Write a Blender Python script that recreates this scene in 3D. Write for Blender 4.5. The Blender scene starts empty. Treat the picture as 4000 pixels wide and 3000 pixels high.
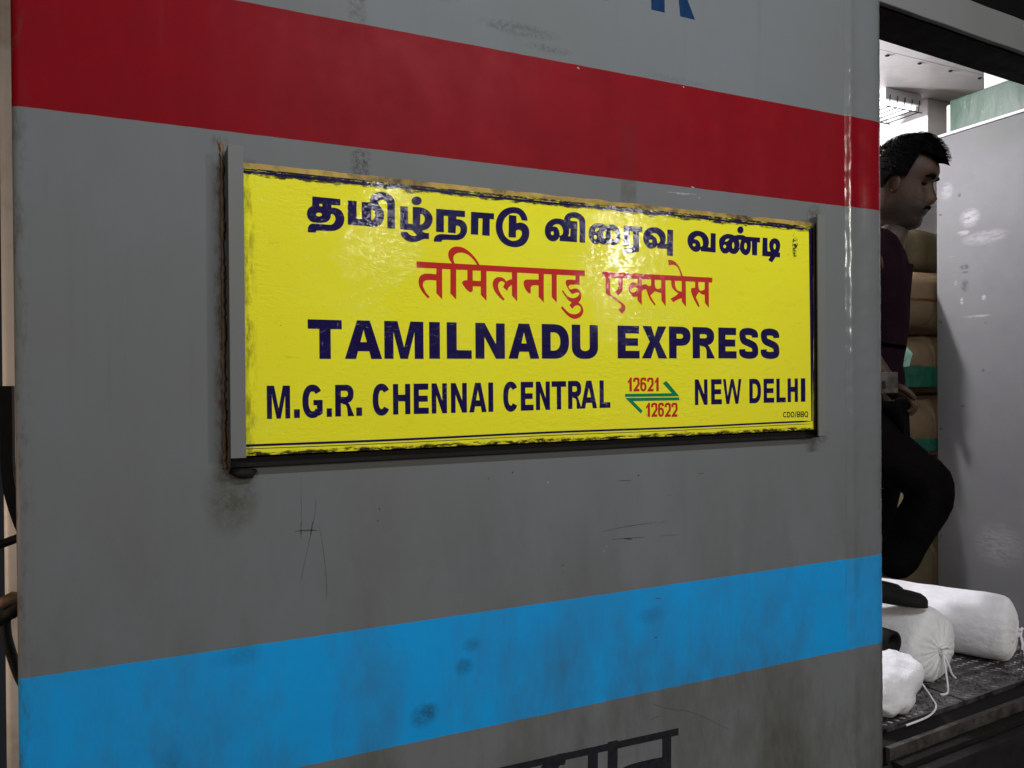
import bpy, bmesh, math, random
from mathutils import Vector, Matrix, noise
R_ = math.radians
scene = bpy.context.scene
COL = scene.collection

# ------------------------------------------------------------------ camera
cam = bpy.data.cameras.new("camera"); cam.sensor_width = 36.0; cam.lens = 27.036
cam.clip_start = 0.02; cam.clip_end = 200
camo = bpy.data.objects.new("camera", cam); COL.objects.link(camo)
yaw, pitch, roll = R_(24.9), R_(-0.34), R_(0.43)
fw = Vector((math.sin(yaw)*math.cos(pitch), math.cos(yaw)*math.cos(pitch), math.sin(pitch)))
rt = Vector((math.cos(yaw), -math.sin(yaw), 0)); up = rt.cross(fw)
RX = rt*math.cos(roll) - up*math.sin(roll); UP = up*math.cos(roll) + rt*math.sin(roll)
camo.matrix_world = Matrix(((RX.x, UP.x, -fw.x, 0), (RX.y, UP.y, -fw.y, -1.3606), (RX.z, UP.z, -fw.z, 1.35), (0, 0, 0, 1)))
scene.camera = camo

# ------------------------------------------------------------------ world: a dark station night
w = bpy.data.worlds.new("World"); scene.world = w; w.use_nodes = True
bg = w.node_tree.nodes["Background"]; bg.inputs[0].default_value = (0.011, 0.012, 0.014, 1); bg.inputs[1].default_value = 1.0

# ------------------------------------------------------------------ lamps of the platform and coach, and an added gap light
def area(name, loc, target, sx, sy, power, col):
    l = bpy.data.lights.new(name, 'AREA'); l.shape = 'RECTANGLE'; l.size = sx; l.size_y = sy; l.energy = power; l.color = col
    o = bpy.data.objects.new(name, l); COL.objects.link(o); o.location = loc
    o.rotation_euler = (Vector(target) - Vector(loc)).to_track_quat('-Z', 'Y').to_euler()
    return o
area("platform_tube_light", (6.1, -8.0, 3.35), (0.8, 0, 1.4), 0.14, 1.3, 135, (1.0, 0.97, 0.88))
area("platform_tube_light", (2.55, -8.0, 3.45), (0.7, 0, 1.4), 0.14, 1.2, 52, (1.0, 0.97, 0.88))
area("canopy_light", (0.85, -1.9, 3.05), (0.75, 0, 1.9), 1.2, 0.08, 35, (0.88, 0.95, 1.0))
area("platform_tube_light", (-3.6, -6.5, 3.3), (0.2, 0, 1.4), 0.12, 1.2, 78, (1.0, 0.90, 0.76))
area("gap_fill_light", (-1.1, 0.20, 1.0), (-0.27, 0.5, 1.1), 0.12, 0.12, 4.2, (1.0, 0.72, 0.50))  # unseen warm light added in the gap to light the next coach's post
pl = bpy.data.lights.new("coach_interior_light", 'POINT'); pl.energy = 86; pl.shadow_soft_size = .04; pl.color = (0.97, 0.96, 1.0)
plo = bpy.data.objects.new("coach_interior_light", pl); COL.objects.link(plo); plo.location = (1.78, 1.06, 2.33)

scene.view_settings.view_transform = 'Standard'; scene.view_settings.look = 'None'
scene.view_settings.exposure = 0.0; scene.view_settings.gamma = 1.0; scene.view_settings.use_curve_mapping = False
scene.cycles.use_denoising = True
scene.cycles.max_bounces = 8

# ------------------------------------------------------------------ node helper
class NT:
    def __init__(s, name):
        s.m = bpy.data.materials.new(name); s.m.use_nodes = True
        s.t = s.m.node_tree; s.b = s.t.nodes["Principled BSDF"]
        s.tc = s.t.nodes.new("ShaderNodeTexCoord"); s.P = s.tc.outputs["Object"]
        sp = s.t.nodes.new("ShaderNodeSeparateXYZ"); s.t.links.new(s.P, sp.inputs[0])
        s.x, s.y, s.z = sp.outputs
    def link(s, a, b): s.t.links.new(a, b)
    def put(s, sock, v):
        if isinstance(v, (int, float)): sock.default_value = v
        elif isinstance(v, (tuple, list)): sock.default_value = tuple(v) + ((1,) if len(v) == 3 and sock.type == 'RGBA' else ())
        else: s.link(v, sock)
    def mth(s, op, a, b=0.0, c=None, clamp=False):
        n = s.t.nodes.new("ShaderNodeMath"); n.operation = op; n.use_clamp = clamp
        s.put(n.inputs[0], a); s.put(n.inputs[1], b)
        if c is not None: s.put(n.inputs[2], c)
        return n.outputs[0]
    def rng(s, v, a, b, lo=0.0, hi=1.0):
        n = s.t.nodes.new("ShaderNodeMapRange"); n.clamp = True
        s.put(n.inputs[0], v); n.inputs[1].default_value = a; n.inputs[2].default_value = b; n.inputs[3].default_value = lo; n.inputs[4].default_value = hi
        return n.outputs[0]
    def mapping(s, sc, loc=(0, 0, 0), rot=(0, 0, 0)):
        n = s.t.nodes.new("ShaderNodeMapping"); s.link(s.P, n.inputs[0]); n.inputs["Scale"].default_value = sc
        n.inputs["Location"].default_value = loc; n.inputs["Rotation"].default_value = rot
        return n.outputs[0]
    def noise(s, scale, detail=4, rough=0.55, sc=(1, 1, 1), loc=(0, 0, 0), rot=(0, 0, 0), dist=0.0):
        n = s.t.nodes.new("ShaderNodeTexNoise"); s.link(s.mapping(sc, loc, rot), n.inputs["Vector"])
        n.inputs["Scale"].default_value = scale; n.inputs["Detail"].default_value = detail; n.inputs["Roughness"].default_value = rough
        n.inputs["Distortion"].default_value = dist
        return n.outputs[0]
    def mix(s, f, a, b):
        n = s.t.nodes.new("ShaderNodeMix"); n.data_type = 'RGBA'
        s.put(n.inputs[0], f); s.put(n.inputs[6], a); s.put(n.inputs[7], b)
        return n.outputs[2]
    def mul(s, *v):
        r = v[0]
        for k in v[1:]: r = s.mth('MULTIPLY', r, k)
        return r
    def band(s, v, a, b, e=0.0006): return s.mul(s.rng(v, a-e, a+e), s.rng(v, b-e, b+e, 1, 0))
    def box(s, x0, x1, z0, z1, e=0.004): return s.mul(s.band(s.x, x0, x1, e), s.band(s.z, z0, z1, e))
    def spot(s, cx, cz, rx, rz, soft=1.0):
        a = s.mth('DIVIDE', s.mth('SUBTRACT', s.x, cx), rx); b = s.mth('DIVIDE', s.mth('SUBTRACT', s.z, cz), rz)
        return s.rng(s.mth('ADD', s.mth('MULTIPLY', a, a), s.mth('MULTIPLY', b, b)), 1-soft, 1, 1, 0)
    def bump(s, h, dist, strength=1.0, prev=None):
        n = s.t.nodes.new("ShaderNodeBump"); n.inputs["Distance"].default_value = dist; s.put(n.inputs["Strength"], strength)
        s.link(h, n.inputs["Height"])
        if prev is not None: s.link(prev, n.inputs["Normal"])
        return n.outputs[0]
    def done(s, col, rough=0.5, metal=0.0, normal=None, spec=0.5, coat=0.0):
        s.put(s.b.inputs["Base Color"], col); s.put(s.b.inputs["Roughness"], rough); s.put(s.b.inputs["Metallic"], metal)
        s.put(s.b.inputs["Specular IOR Level"], spec); s.b.inputs["Coat Weight"].default_value = coat; s.b.inputs["Coat Roughness"].default_value = 0.12
        if normal is not None: s.link(normal, s.b.inputs["Normal"])
        return s.m

def plain(name, col, rough=0.6, metal=0.0, var=0.25, scale=25, bumpd=0.0005, bscale=120, spec=0.4, dirt=None):
    n = NT(name); v = n.noise(scale, 5)
    dark = tuple(c*(1-var) for c in col); light = tuple(min(1, c*(1+var)) for c in col)
    c = n.mix(n.rng(v, .3, .7), dark, light)
    if dirt: c = n.mix(n.rng(n.noise(scale*.5, 6, .65, loc=(3, 1, 7)), .52, .68), c, dirt)
    return n.done(c, n.rng(v, .3, .7, rough*.85, min(1, rough*1.12)), metal, n.bump(n.noise(bscale, 4), bumpd), spec)

GREY = (0.170, 0.177, 0.189)
def coach_paint(name, stripes=True, grey=GREY, gloss=None):
    n = NT(name)
    wob = n.mth('MULTIPLY', n.mth('SUBTRACT', n.noise(30, 2), .5), .0018)
    z = n.mth('ADD', n.z, wob)
    large = n.noise(1.6, 4, .6); mid = n.noise(9, 6, .65, loc=(5, 2, 1))
    c = n.mix(n.rng(large, .35, .68), grey, (grey[0]*.93, grey[1]*.91, grey[2]*.84))
    if stripes:
        red = n.mix(n.rng(mid, .35, .7), (0.225, .0022, .0080), (0.185, .0030, .0085))
        blue = n.mix(n.rng(mid, .3, .7), (0.012, .345, .80), (0.013, .31, .74))
        c = n.mix(n.band(z, 1.766, 1.987), c, red)
        c = n.mix(n.band(z, .6822, .9045), c, blue)
    # road-dirt film, streaked by rain; its low darkening paints in the light falloff
    dust_shade = n.mul(n.rng(n.noise(5, 6, .7, sc=(1, 1, .35), loc=(1, 0, 3)), .42, .72), n.rng(n.z, .45, 1.25, .95, .05))
    c = n.mix(dust_shade, c, (0.066, .058, .042))
    streak = n.mul(n.rng(n.noise(14, 5, .6, sc=(3.2, 1, .12), loc=(9, 0, 2)), .58, .76), n.rng(n.noise(2.2, 3, .5, loc=(4, 4, 4)), .4, .65), .17)
    c = n.mix(streak, c, (0.075, .070, .060))
    fine = n.rng(n.noise(260, 3, .6), .70, .78, 0, .35)
    c = n.mix(n.mul(fine, n.rng(n.noise(6, 3), .45, .65)), c, (0.03, .028, .025))
    if stripes:
        grit = n.rng(n.noise(110, 6, .75), .42, .60)
        # torn sticker patches and rubbed smears with shapes of their own
        tape = n.mul(n.box(.322, .352, 1.705, 1.762, .006), n.rng(n.noise(90, 6, .8, loc=(2, 2, 2)), .44, .58))
        c = n.mix(n.mul(tape, .75), c, (0.045, .038, .040))
        tape = n.box(.885, .923, 1.70, 1.885, .003)
        c = n.mix(n.mul(tape, n.rng(n.noise(60, 5, .7), .35, .65, .2, .62)), c, n.mix(n.rng(n.z, 1.765, 1.767), (0.085, .075, .060), (0.150, .010, .013)))
        tape = n.box(.318, .348, 1.99, 2.06, .004)
        c = n.mix(n.mul(tape, grit, .5), c, (0.06, .055, .055))
        for cx, cz, rx, rz, k in ((.655, 2.035, .10, .016, .55), (.72, 2.008, .06, .010, .5), (.49, 2.075, .05, .02, .5), (1.03, 1.995, .10, .008, .28)):
            c = n.mix(n.mul(n.spot(cx, cz, rx, rz, .9), grit, k), c, (0.05, .05, .052))
        for cx, cz, rx, rz, k in ((.527, .805, .022, .020, .55), (.543, .845, .022, .016, .45), (.445, .727, .030, .026, .6), (.46, .735, .02, .018, .5), (.12, .89, .05, .02, .3), (.02, .72, .03, .05, .3), (.955, .845, .05, .02, .25)):
            c = n.mix(n.mul(n.spot(cx, cz, rx, rz, .95), n.rng(n.noise(40, 5, .7), .3, .55, .45, 1), n.rng(n.noise(150, 5, .75), .36, .56, .35, 1), k), c, (0.02, .06, .085))
        # grime run under the board, olive stain by its lower left corner, rust along the channel weld
        c = n.mix(n.mul(n.spot(.115, 1.16, .05, .075, 1), n.rng(n.noise(45, 6, .75), .38, .6, .3, 1), .75), c, (0.06, .055, .035))
        c = n.mix(n.mul(n.box(.092, .112, 1.20, 1.755, .006), n.rng(n.noise(70, 6, .75, sc=(1, 1, .5)), .45, .60), .85), c, (0.085, .050, .030))
        c = n.mix(n.mul(n.spot(1.43, 1.735, .03, .03, 1), grit, .8), c, (0.05, .042, .035))
        c = n.mix(n.mul(n.spot(1.44, 1.21, .035, .025, 1), grit, .9), c, (0.05, .045, .04))
        # rub-out along both vertical edges
        edge = n.mth('MAXIMUM', n.rng(n.x, -.193, -.165, 1, 0), n.rng(n.x, 1.63, 1.665, 0, 1))
        c = n.mix(n.mul(edge, n.rng(n.noise(35, 6, .75, sc=(1.5, 1, .5)), .50, .64), .7), c, (0.055, .047, .035))
    nb = n.bump(n.noise(5.5, 2, .4, sc=(1.6, 1, .6)), .0040)
    nb = n.bump(n.noise(420, 2, .5), .00012, 1.0, nb)
    rough = n.mth('ADD', n.rng(mid, .3, .7, .38, .52), n.mul(dust_shade, .3))
    return n.done(c, gloss if gloss else rough, 0, nb, .055 if not gloss else .6)

def board_skin(name, kind):
    n = NT(name)
    # origin of the board is its bottom centre: x -.665 .. .61, z 0 .. .475
    big = n.noise(3.0, 3, .5); 
    top = n.rng(n.noise(55, 6, .7, sc=(1, 1, 2.5)), .3, .7)
    spec = n.rng(n.noise(160, 3, .6), .735, .77)
    if kind == 'yellow':
        c = n.mix(n.rng(big, .35, .65), (0.86, .80, .024), (0.84, .755, .028))
        dz1 = n.mth('SUBTRACT', .4735, n.z)      # below the top edge
        rough_edge = n.mth('SUBTRACT', n.noise(38, 6, .75, sc=(.7, 1, 2.5)), .5)
        e1 = n.rng(n.mth('ADD', dz1, n.mth('MULTIPLY', rough_edge, .030)), .0105, .0135, 1, 0)
        e1 = n.mul(e1, n.rng(n.noise(150, 4, .7, sc=(.35, 1, 1.4)), .34, .50))
        e2 = n.rng(n.mth('ADD', n.z, n.mth('MULTIPLY', n.mth('SUBTRACT', n.noise(30, 6, .75, sc=(.8, 1, 2.5), loc=(4, 0, 0)), .5), .020)), .0045, .0075, 1, 0)
        e2 = n.mul(e2, n.rng(n.noise(150, 4, .7, sc=(.35, 1, 1.4), loc=(1, 0, 5)), .38, .52))
        e3 = n.rng(n.mth('ADD', n.x, n.mth('MULTIPLY', n.mth('SUBTRACT', n.noise(40, 6, .7, sc=(2, 1, .5)), .5), .008)), .601, .604)
        e4 = n.rng(n.x, -.648, -.634, .55, 0); e4 = n.mul(e4, n.rng(n.noise(60, 5, .7, sc=(1.5, 1, .4)), .45, .62))
        g = n.mth('MAXIMUM', n.mth('MAXIMUM', e1, e2), n.mth('MAXIMUM', e3, e4))
        c = n.mix(g, c, (0.030, .022, .012))
        worn = n.mul(n.spot(.548, .425, .010, .034, .6), n.rng(n.noise(85, 5, .7), .46, .53))
        c = n.mix(worn, c, (0.025, .018, .02))
        scuff = n.mul(n.rng(n.noise(26, 6, .8, sc=(.6, 1, 1.8), loc=(7, 3, 2)), .61, .70), .30)
        c = n.mix(scuff, c, (0.36, .30, .02))
        c = n.mix(n.mul(spec, n.rng(n.noise(9, 2), .42, .6), .8), c, (0.05, .03, .02))
    else:
        base = {'navy': (0.0085, .0035, .060), 'red': (0.52, .022, .018), 'green': (0.004, .20, .085), 'black': (0.014, .012, .025)}[kind]
        c = n.mix(n.rng(n.noise(120, 4, .6), .60, .72, 0, .22), base, (0.5, .42, .05) if kind == 'black' else tuple(min(1, v+.02) for v in base))
    # blistered vinyl: short wrinkles lying along the board in loose patches
    patch = n.rng(n.noise(7, 3, .55, loc=(2.3, 0, .7)), .46, .70, .12, 1)
    wr = n.noise(48, 3, .55, sc=(1, 1, 3.3), dist=.4)
    nb = n.bump(wr, .0017, patch)
    nb = n.bump(n.noise(9, 2, .4, loc=(0, 0, 4)), .0012, 1.0, nb)
    nb = n.bump(n.noise(260, 2, .5), .00020, 1.0, nb)
    cn = n.bump(n.rng(n.noise(150, 2, .5, sc=(.75, 1, 2.3), dist=.3, loc=(5, 0, 2)), .54, .80), .0034, n.rng(n.noise(7, 3, .6, loc=(8, 0, 1)), .42, .64, .14, 1))
    cn = n.bump(n.noise(150, 2, .5, sc=(1, 1, 2.0)), .00040, n.rng(n.noise(11, 2, .5), .4, .6, .25, 1), cn)
    cn = n.bump(n.noise(9, 2, .4, loc=(0, 0, 4)), .0013, 1.0, cn)
    n.link(cn, n.b.inputs["Coat Normal"])
    n.done(c, .42, 0, nb, .05, .29); n.b.inputs["Coat Roughness"].default_value = .055
    return n.m

M = {}
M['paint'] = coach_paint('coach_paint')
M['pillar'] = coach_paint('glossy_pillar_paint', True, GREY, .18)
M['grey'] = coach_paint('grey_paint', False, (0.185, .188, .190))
M['yellow'] = board_skin('yellow_vinyl', 'yellow')
for k in ('navy', 'red', 'green', 'black'): M[k] = board_skin(k + '_vinyl', k)
M['wood'] = plain('worn_board_edge', (0.42, .27, .055), .6, 0, .35, 22, .0012, 90, .3, dirt=(0.06, .035, .02))
M['soot'] = plain('sooty_steel', (0.010, .009, .008), .75, 0, .4, 30, .0008, 140, .2)
M['dark'] = plain('dark_paint', (0.012, .010, .011), .6, 0, .3, 20, .0006, 90, .25)
M['black'+'_soffit'] = plain('black_soffit_shade', (0.003, .0026, .0027), .8, 0, .3, 20, .0006, 90, .1)  # the lintel underside's shade is put into this near-black colour
M['rubber'] = plain('black_rubber', (0.006, .0055, .005), .7, 0, .3, 30, .0006, 120, .2)
M['white'] = plain('white_laminate', (0.72, .70, .70), .35, 0, .04, 6, .0003, 30, .4, dirt=(0.60, .57, .55))
M['cream'] = plain('cream_paint', (0.62, .58, .55), .45, 0, .10, 6, .0006, 40, .4, dirt=(0.38, .33, .28))
M['steel'] = plain('worn_steel', (0.30, .28, .27), .45, .7, .3, 30, .0006, 160, .4, dirt=(0.12, .10, .09))
M['dull_steel'] = plain('dull_dirty_steel', (0.085, .075, .072), .55, .5, .4, 30, .001, 120, .4, dirt=(0.04, .033, .03))
M['brown_metal'] = plain('rusty_brown_iron', (0.16, .10, .06), .6, .2, .4, 40, .001, 120, .3)
M['letter_blue'] = plain('blue_letter_paint', (0.006, .028, .085), .6, 0, .25, 60, .0002, 200, .06)
M['letter_black'] = plain('dark_letter_paint', (0.012, .012, .018), .5, 0, .4, 80, .0002, 200, .3)
M['letter_fade'] = plain('faded_letter_paint', (0.07, .08, .095), .5, 0, .4, 80, .0002, 200, .3)
M['scratch_dark'] = plain('dark_scuff', (0.092, .088, .080), .8, 0, .5, 200, .0001, 300, .1)
M['scratch_pale'] = plain('pale_scuff', (0.33, .33, .33), .6, 0, .3, 200, .0001, 300, .2)

PALE = ((.549, 1.948, .045, .040, .8), (.575, 1.896, .03, .012, .8), (.492, 1.865, .10, .030, .5), (.606, 1.706, .009, .012, .9), (.582, 1.637, .009, .016, .9), (.496, 1.642, .010, .012, .9), (.52, 1.574, .06, .006, .7), (.642, 2.07, .03, .04, .45), (.445, .73, .10, .09, .4))
DARK = ((.570, 1.765, .022, .012, .9), (.568, 1.745, .018, .005, .9), (.570, 1.695, .018, .030, .7), (.59, 2.043, .008, .010, .9), (.501, 1.371, .008, .008, .9), (.58, 1.235, .010, .006, .9))
def m_partition():
    n = NT('scuffed_aluminium'); a = n.noise(7, 6, .65); b = n.noise(22, 6, .7, sc=(1, 1, 2.2), loc=(1, 2, 3))
    c = n.mix(n.rng(a, .35, .65), (0.150, .147, .155), (0.168, .164, .170))
    c = n.mix(n.rng(n.noise(3, 4, .6, loc=(2, 8, 1)), .45, .66, 0, .6), c, (0.148, .155, .140))
    c = n.mix(n.rng(b, .68, .80, 0, .25), c, (0.275, .262, .275))
    s = n.rng(n.noise(60, 3, .5, sc=(1, .25, 3.0), rot=(.25, 0, 0)), .71, .76, 0, .7)
    c = n.mix(n.mul(s, n.rng(a, .45, .6)), c, (0.33, .31, .33))
    d = n.rng(n.noise(34, 4, .6, loc=(5, 5, 5)), .76, .80)
    c = n.mix(d, c, (0.06, .05, .055))
    def sp(cy, cz, ry, rz, soft=.9):
        u = n.mth('DIVIDE', n.mth('SUBTRACT', n.y, cy), ry); v = n.mth('DIVIDE', n.mth('SUBTRACT', n.z, cz), rz)
        return n.rng(n.mth('ADD', n.mth('MULTIPLY', u, u), n.mth('MULTIPLY', v, v)), 1-soft, 1, 1, 0)
    br = n.rng(n.noise(48, 5, .7, sc=(1, .6, 2.2), loc=(0, 1, 2)), .36, .56)
    for cy, cz, ry, rz, k in PALE: c = n.mix(n.mul(sp(cy, cz, ry, rz), br, k*.8), c, (0.42, .40, .42))
    for cy, cz, ry, rz, k in DARK: c = n.mix(n.mul(sp(cy, cz, ry, rz), n.rng(n.noise(90, 5, .7), .38, .52), k), c, (0.07, .06, .07))
    return n.done(c, .58, .1, n.bump(n.noise(5, 2), .0003), .22)
M['partition'] = m_partition()
def m_green():
    n = NT('green_gloss_paint'); a = n.noise(9, 5, .6)
    c = n.mix(n.rng(a, .35, .65), (0.018, .056, .030), (0.028, .074, .042))
    c = n.mix(n.rng(n.noise(60, 4, .7, sc=(1, 2, .5)), .66, .74, 0, .6), c, (0.30, .40, .32))
    return n.done(c, .30, 0, n.bump(n.noise(9, 3, .5, sc=(1, 1.6, .6)), .0030), .4)
M['green_panel'] = m_green()
def m_jute(name, col):
    n = NT(name)
    a = n.noise(8, 5, .6); wv = n.t.nodes.new("ShaderNodeTexWave"); wv.inputs["Scale"].default_value = 95; wv.inputs["Distortion"].default_value = 2.5
    n.link(n.P, wv.inputs["Vector"])
    c = n.mix(n.rng(a, .3, .7), tuple(k*.72 for k in col), col)
    c = n.mix(n.mul(wv.outputs[1] if len(wv.outputs) > 1 else a, .3), c, tuple(k*.5 for k in col))
    nb = n.bump(n.noise(14, 4, .55), .012)
    nb = n.bump(wv.outputs[1] if len(wv.outputs) > 1 else a, .0012, .7, nb)
    return n.done(c, .85, 0, nb, .15)
M['jute'] = m_jute('brown_jute', (0.19, .128, .074))
M['jute_pale'] = m_jute('pale_jute', (0.38, .30, .20))
M['jute_dull'] = m_jute('dull_olive_jute', (0.125, .096, .056))
M['green_strap'] = plain('green_plastic_strap', (0.008, .075, .048), .4, 0, .3, 30, .002, 60, .4)
M['red_rope'] = plain('red_rope', (0.16, .03, .02), .7, 0, .3, 60, .002, 200, .2)
M['teal_film'] = plain('teal_plastic_film', (0.30, .52, .44), .25, 0, .4, 30, .004, 60, .5)
def m_cloth(name, col):
    n = NT(name); a = n.noise(10, 5, .6)
    c = n.mix(n.rng(a, .35, .7), col, tuple(k*.84 for k in col))
    nb = n.bump(n.noise(9, 4, .55, sc=(1, 1, 1.6)), .010); nb = n.bump(n.noise(45, 4, .6, dist=1.0), .0036, .8, nb); nb = n.bump(n.noise(700, 1), .0002, .8, nb)
    return n.done(c, .7, 0, nb, .2)
M['white_cloth'] = m_cloth('white_bundle_cloth', (0.88, .855, .90))
M['grey_cloth'] = m_cloth('dingy_white_cloth', (0.86, .85, .87))
def m_plate():
    n = NT('worn_chequer_plate'); a = n.noise(12, 6, .7)
    c = n.mix(n.rng(a, .35, .62), (0.10, .095, .095), (0.34, .32, .33))
    c = n.mix(n.rng(n.noise(5, 5, .7, loc=(3, 0, 0)), .5, .62), c, (0.03, .026, .025))
    return n.done(c, n.rng(a, .3, .7, .22, .46), .85, n.bump(n.noise(90, 4), .0012), .5)
M['plate'] = m_plate()
def m_skin():
    n = NT('brown_skin'); c = n.mix(n.rng(n.noise(30, 5), .3, .7), (0.040, .0185, .0112), (0.058, .028, .0168))
    c = n.mix(n.mul(n.spot(.080, 1.196, .085, .058, .55), n.rng(n.noise(400, 3, .6), .3, .6, .8, 1)), c, (0.016, .0095, .007))   # stubble on the jaw
    return n.done(c, n.rng(n.noise(60, 4), .3, .7, .45, .6), 0, n.bump(n.noise(220, 4), .0008), .35)
M['skin'] = m_skin()
M['hair'] = plain('black_hair', (0.0035, .003, .003), .8, 0, .4, 90, .001, 300, .03)
M['shirt'] = plain('plum_shirt', (0.0105, .0040, .0075), .95, 0, .3, 14, .010, 13, .04)
M['trouser'] = plain('black_trousers', (0.0045, .0038, .0042), .95, 0, .3, 14, .012, 13, .02)
M['shoe'] = plain('dark_shoe', (0.0035, .003, .003), .85, 0, .3, 30, .001, 120, .4)
M['eye'] = plain('shaded_eye', (0.014, .010, .009), .6, 0, .05, 50, .0001, 100, .1)  # eyeball coloured dark to stand for the shade of the socket
M['concrete'] = plain('platform_concrete', (0.20, .19, .175), .8, 0, .25, 4, .002, 60, .3, dirt=(0.12, .11, .10))
def emit(name, col, st):
    m = bpy.data.materials.new(name); m.use_nodes = True; t = m.node_tree; b = t.nodes["Principled BSDF"]
    b.inputs["Base Color"].default_value = (.8, .8, .8, 1); b.inputs["Emission Color"].default_value = (*col, 1); b.inputs["Emission Strength"].default_value = st
    return m
M['lamp'] = emit('lit_diffuser', (0.97, .96, 1.0), 2.6)

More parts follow.
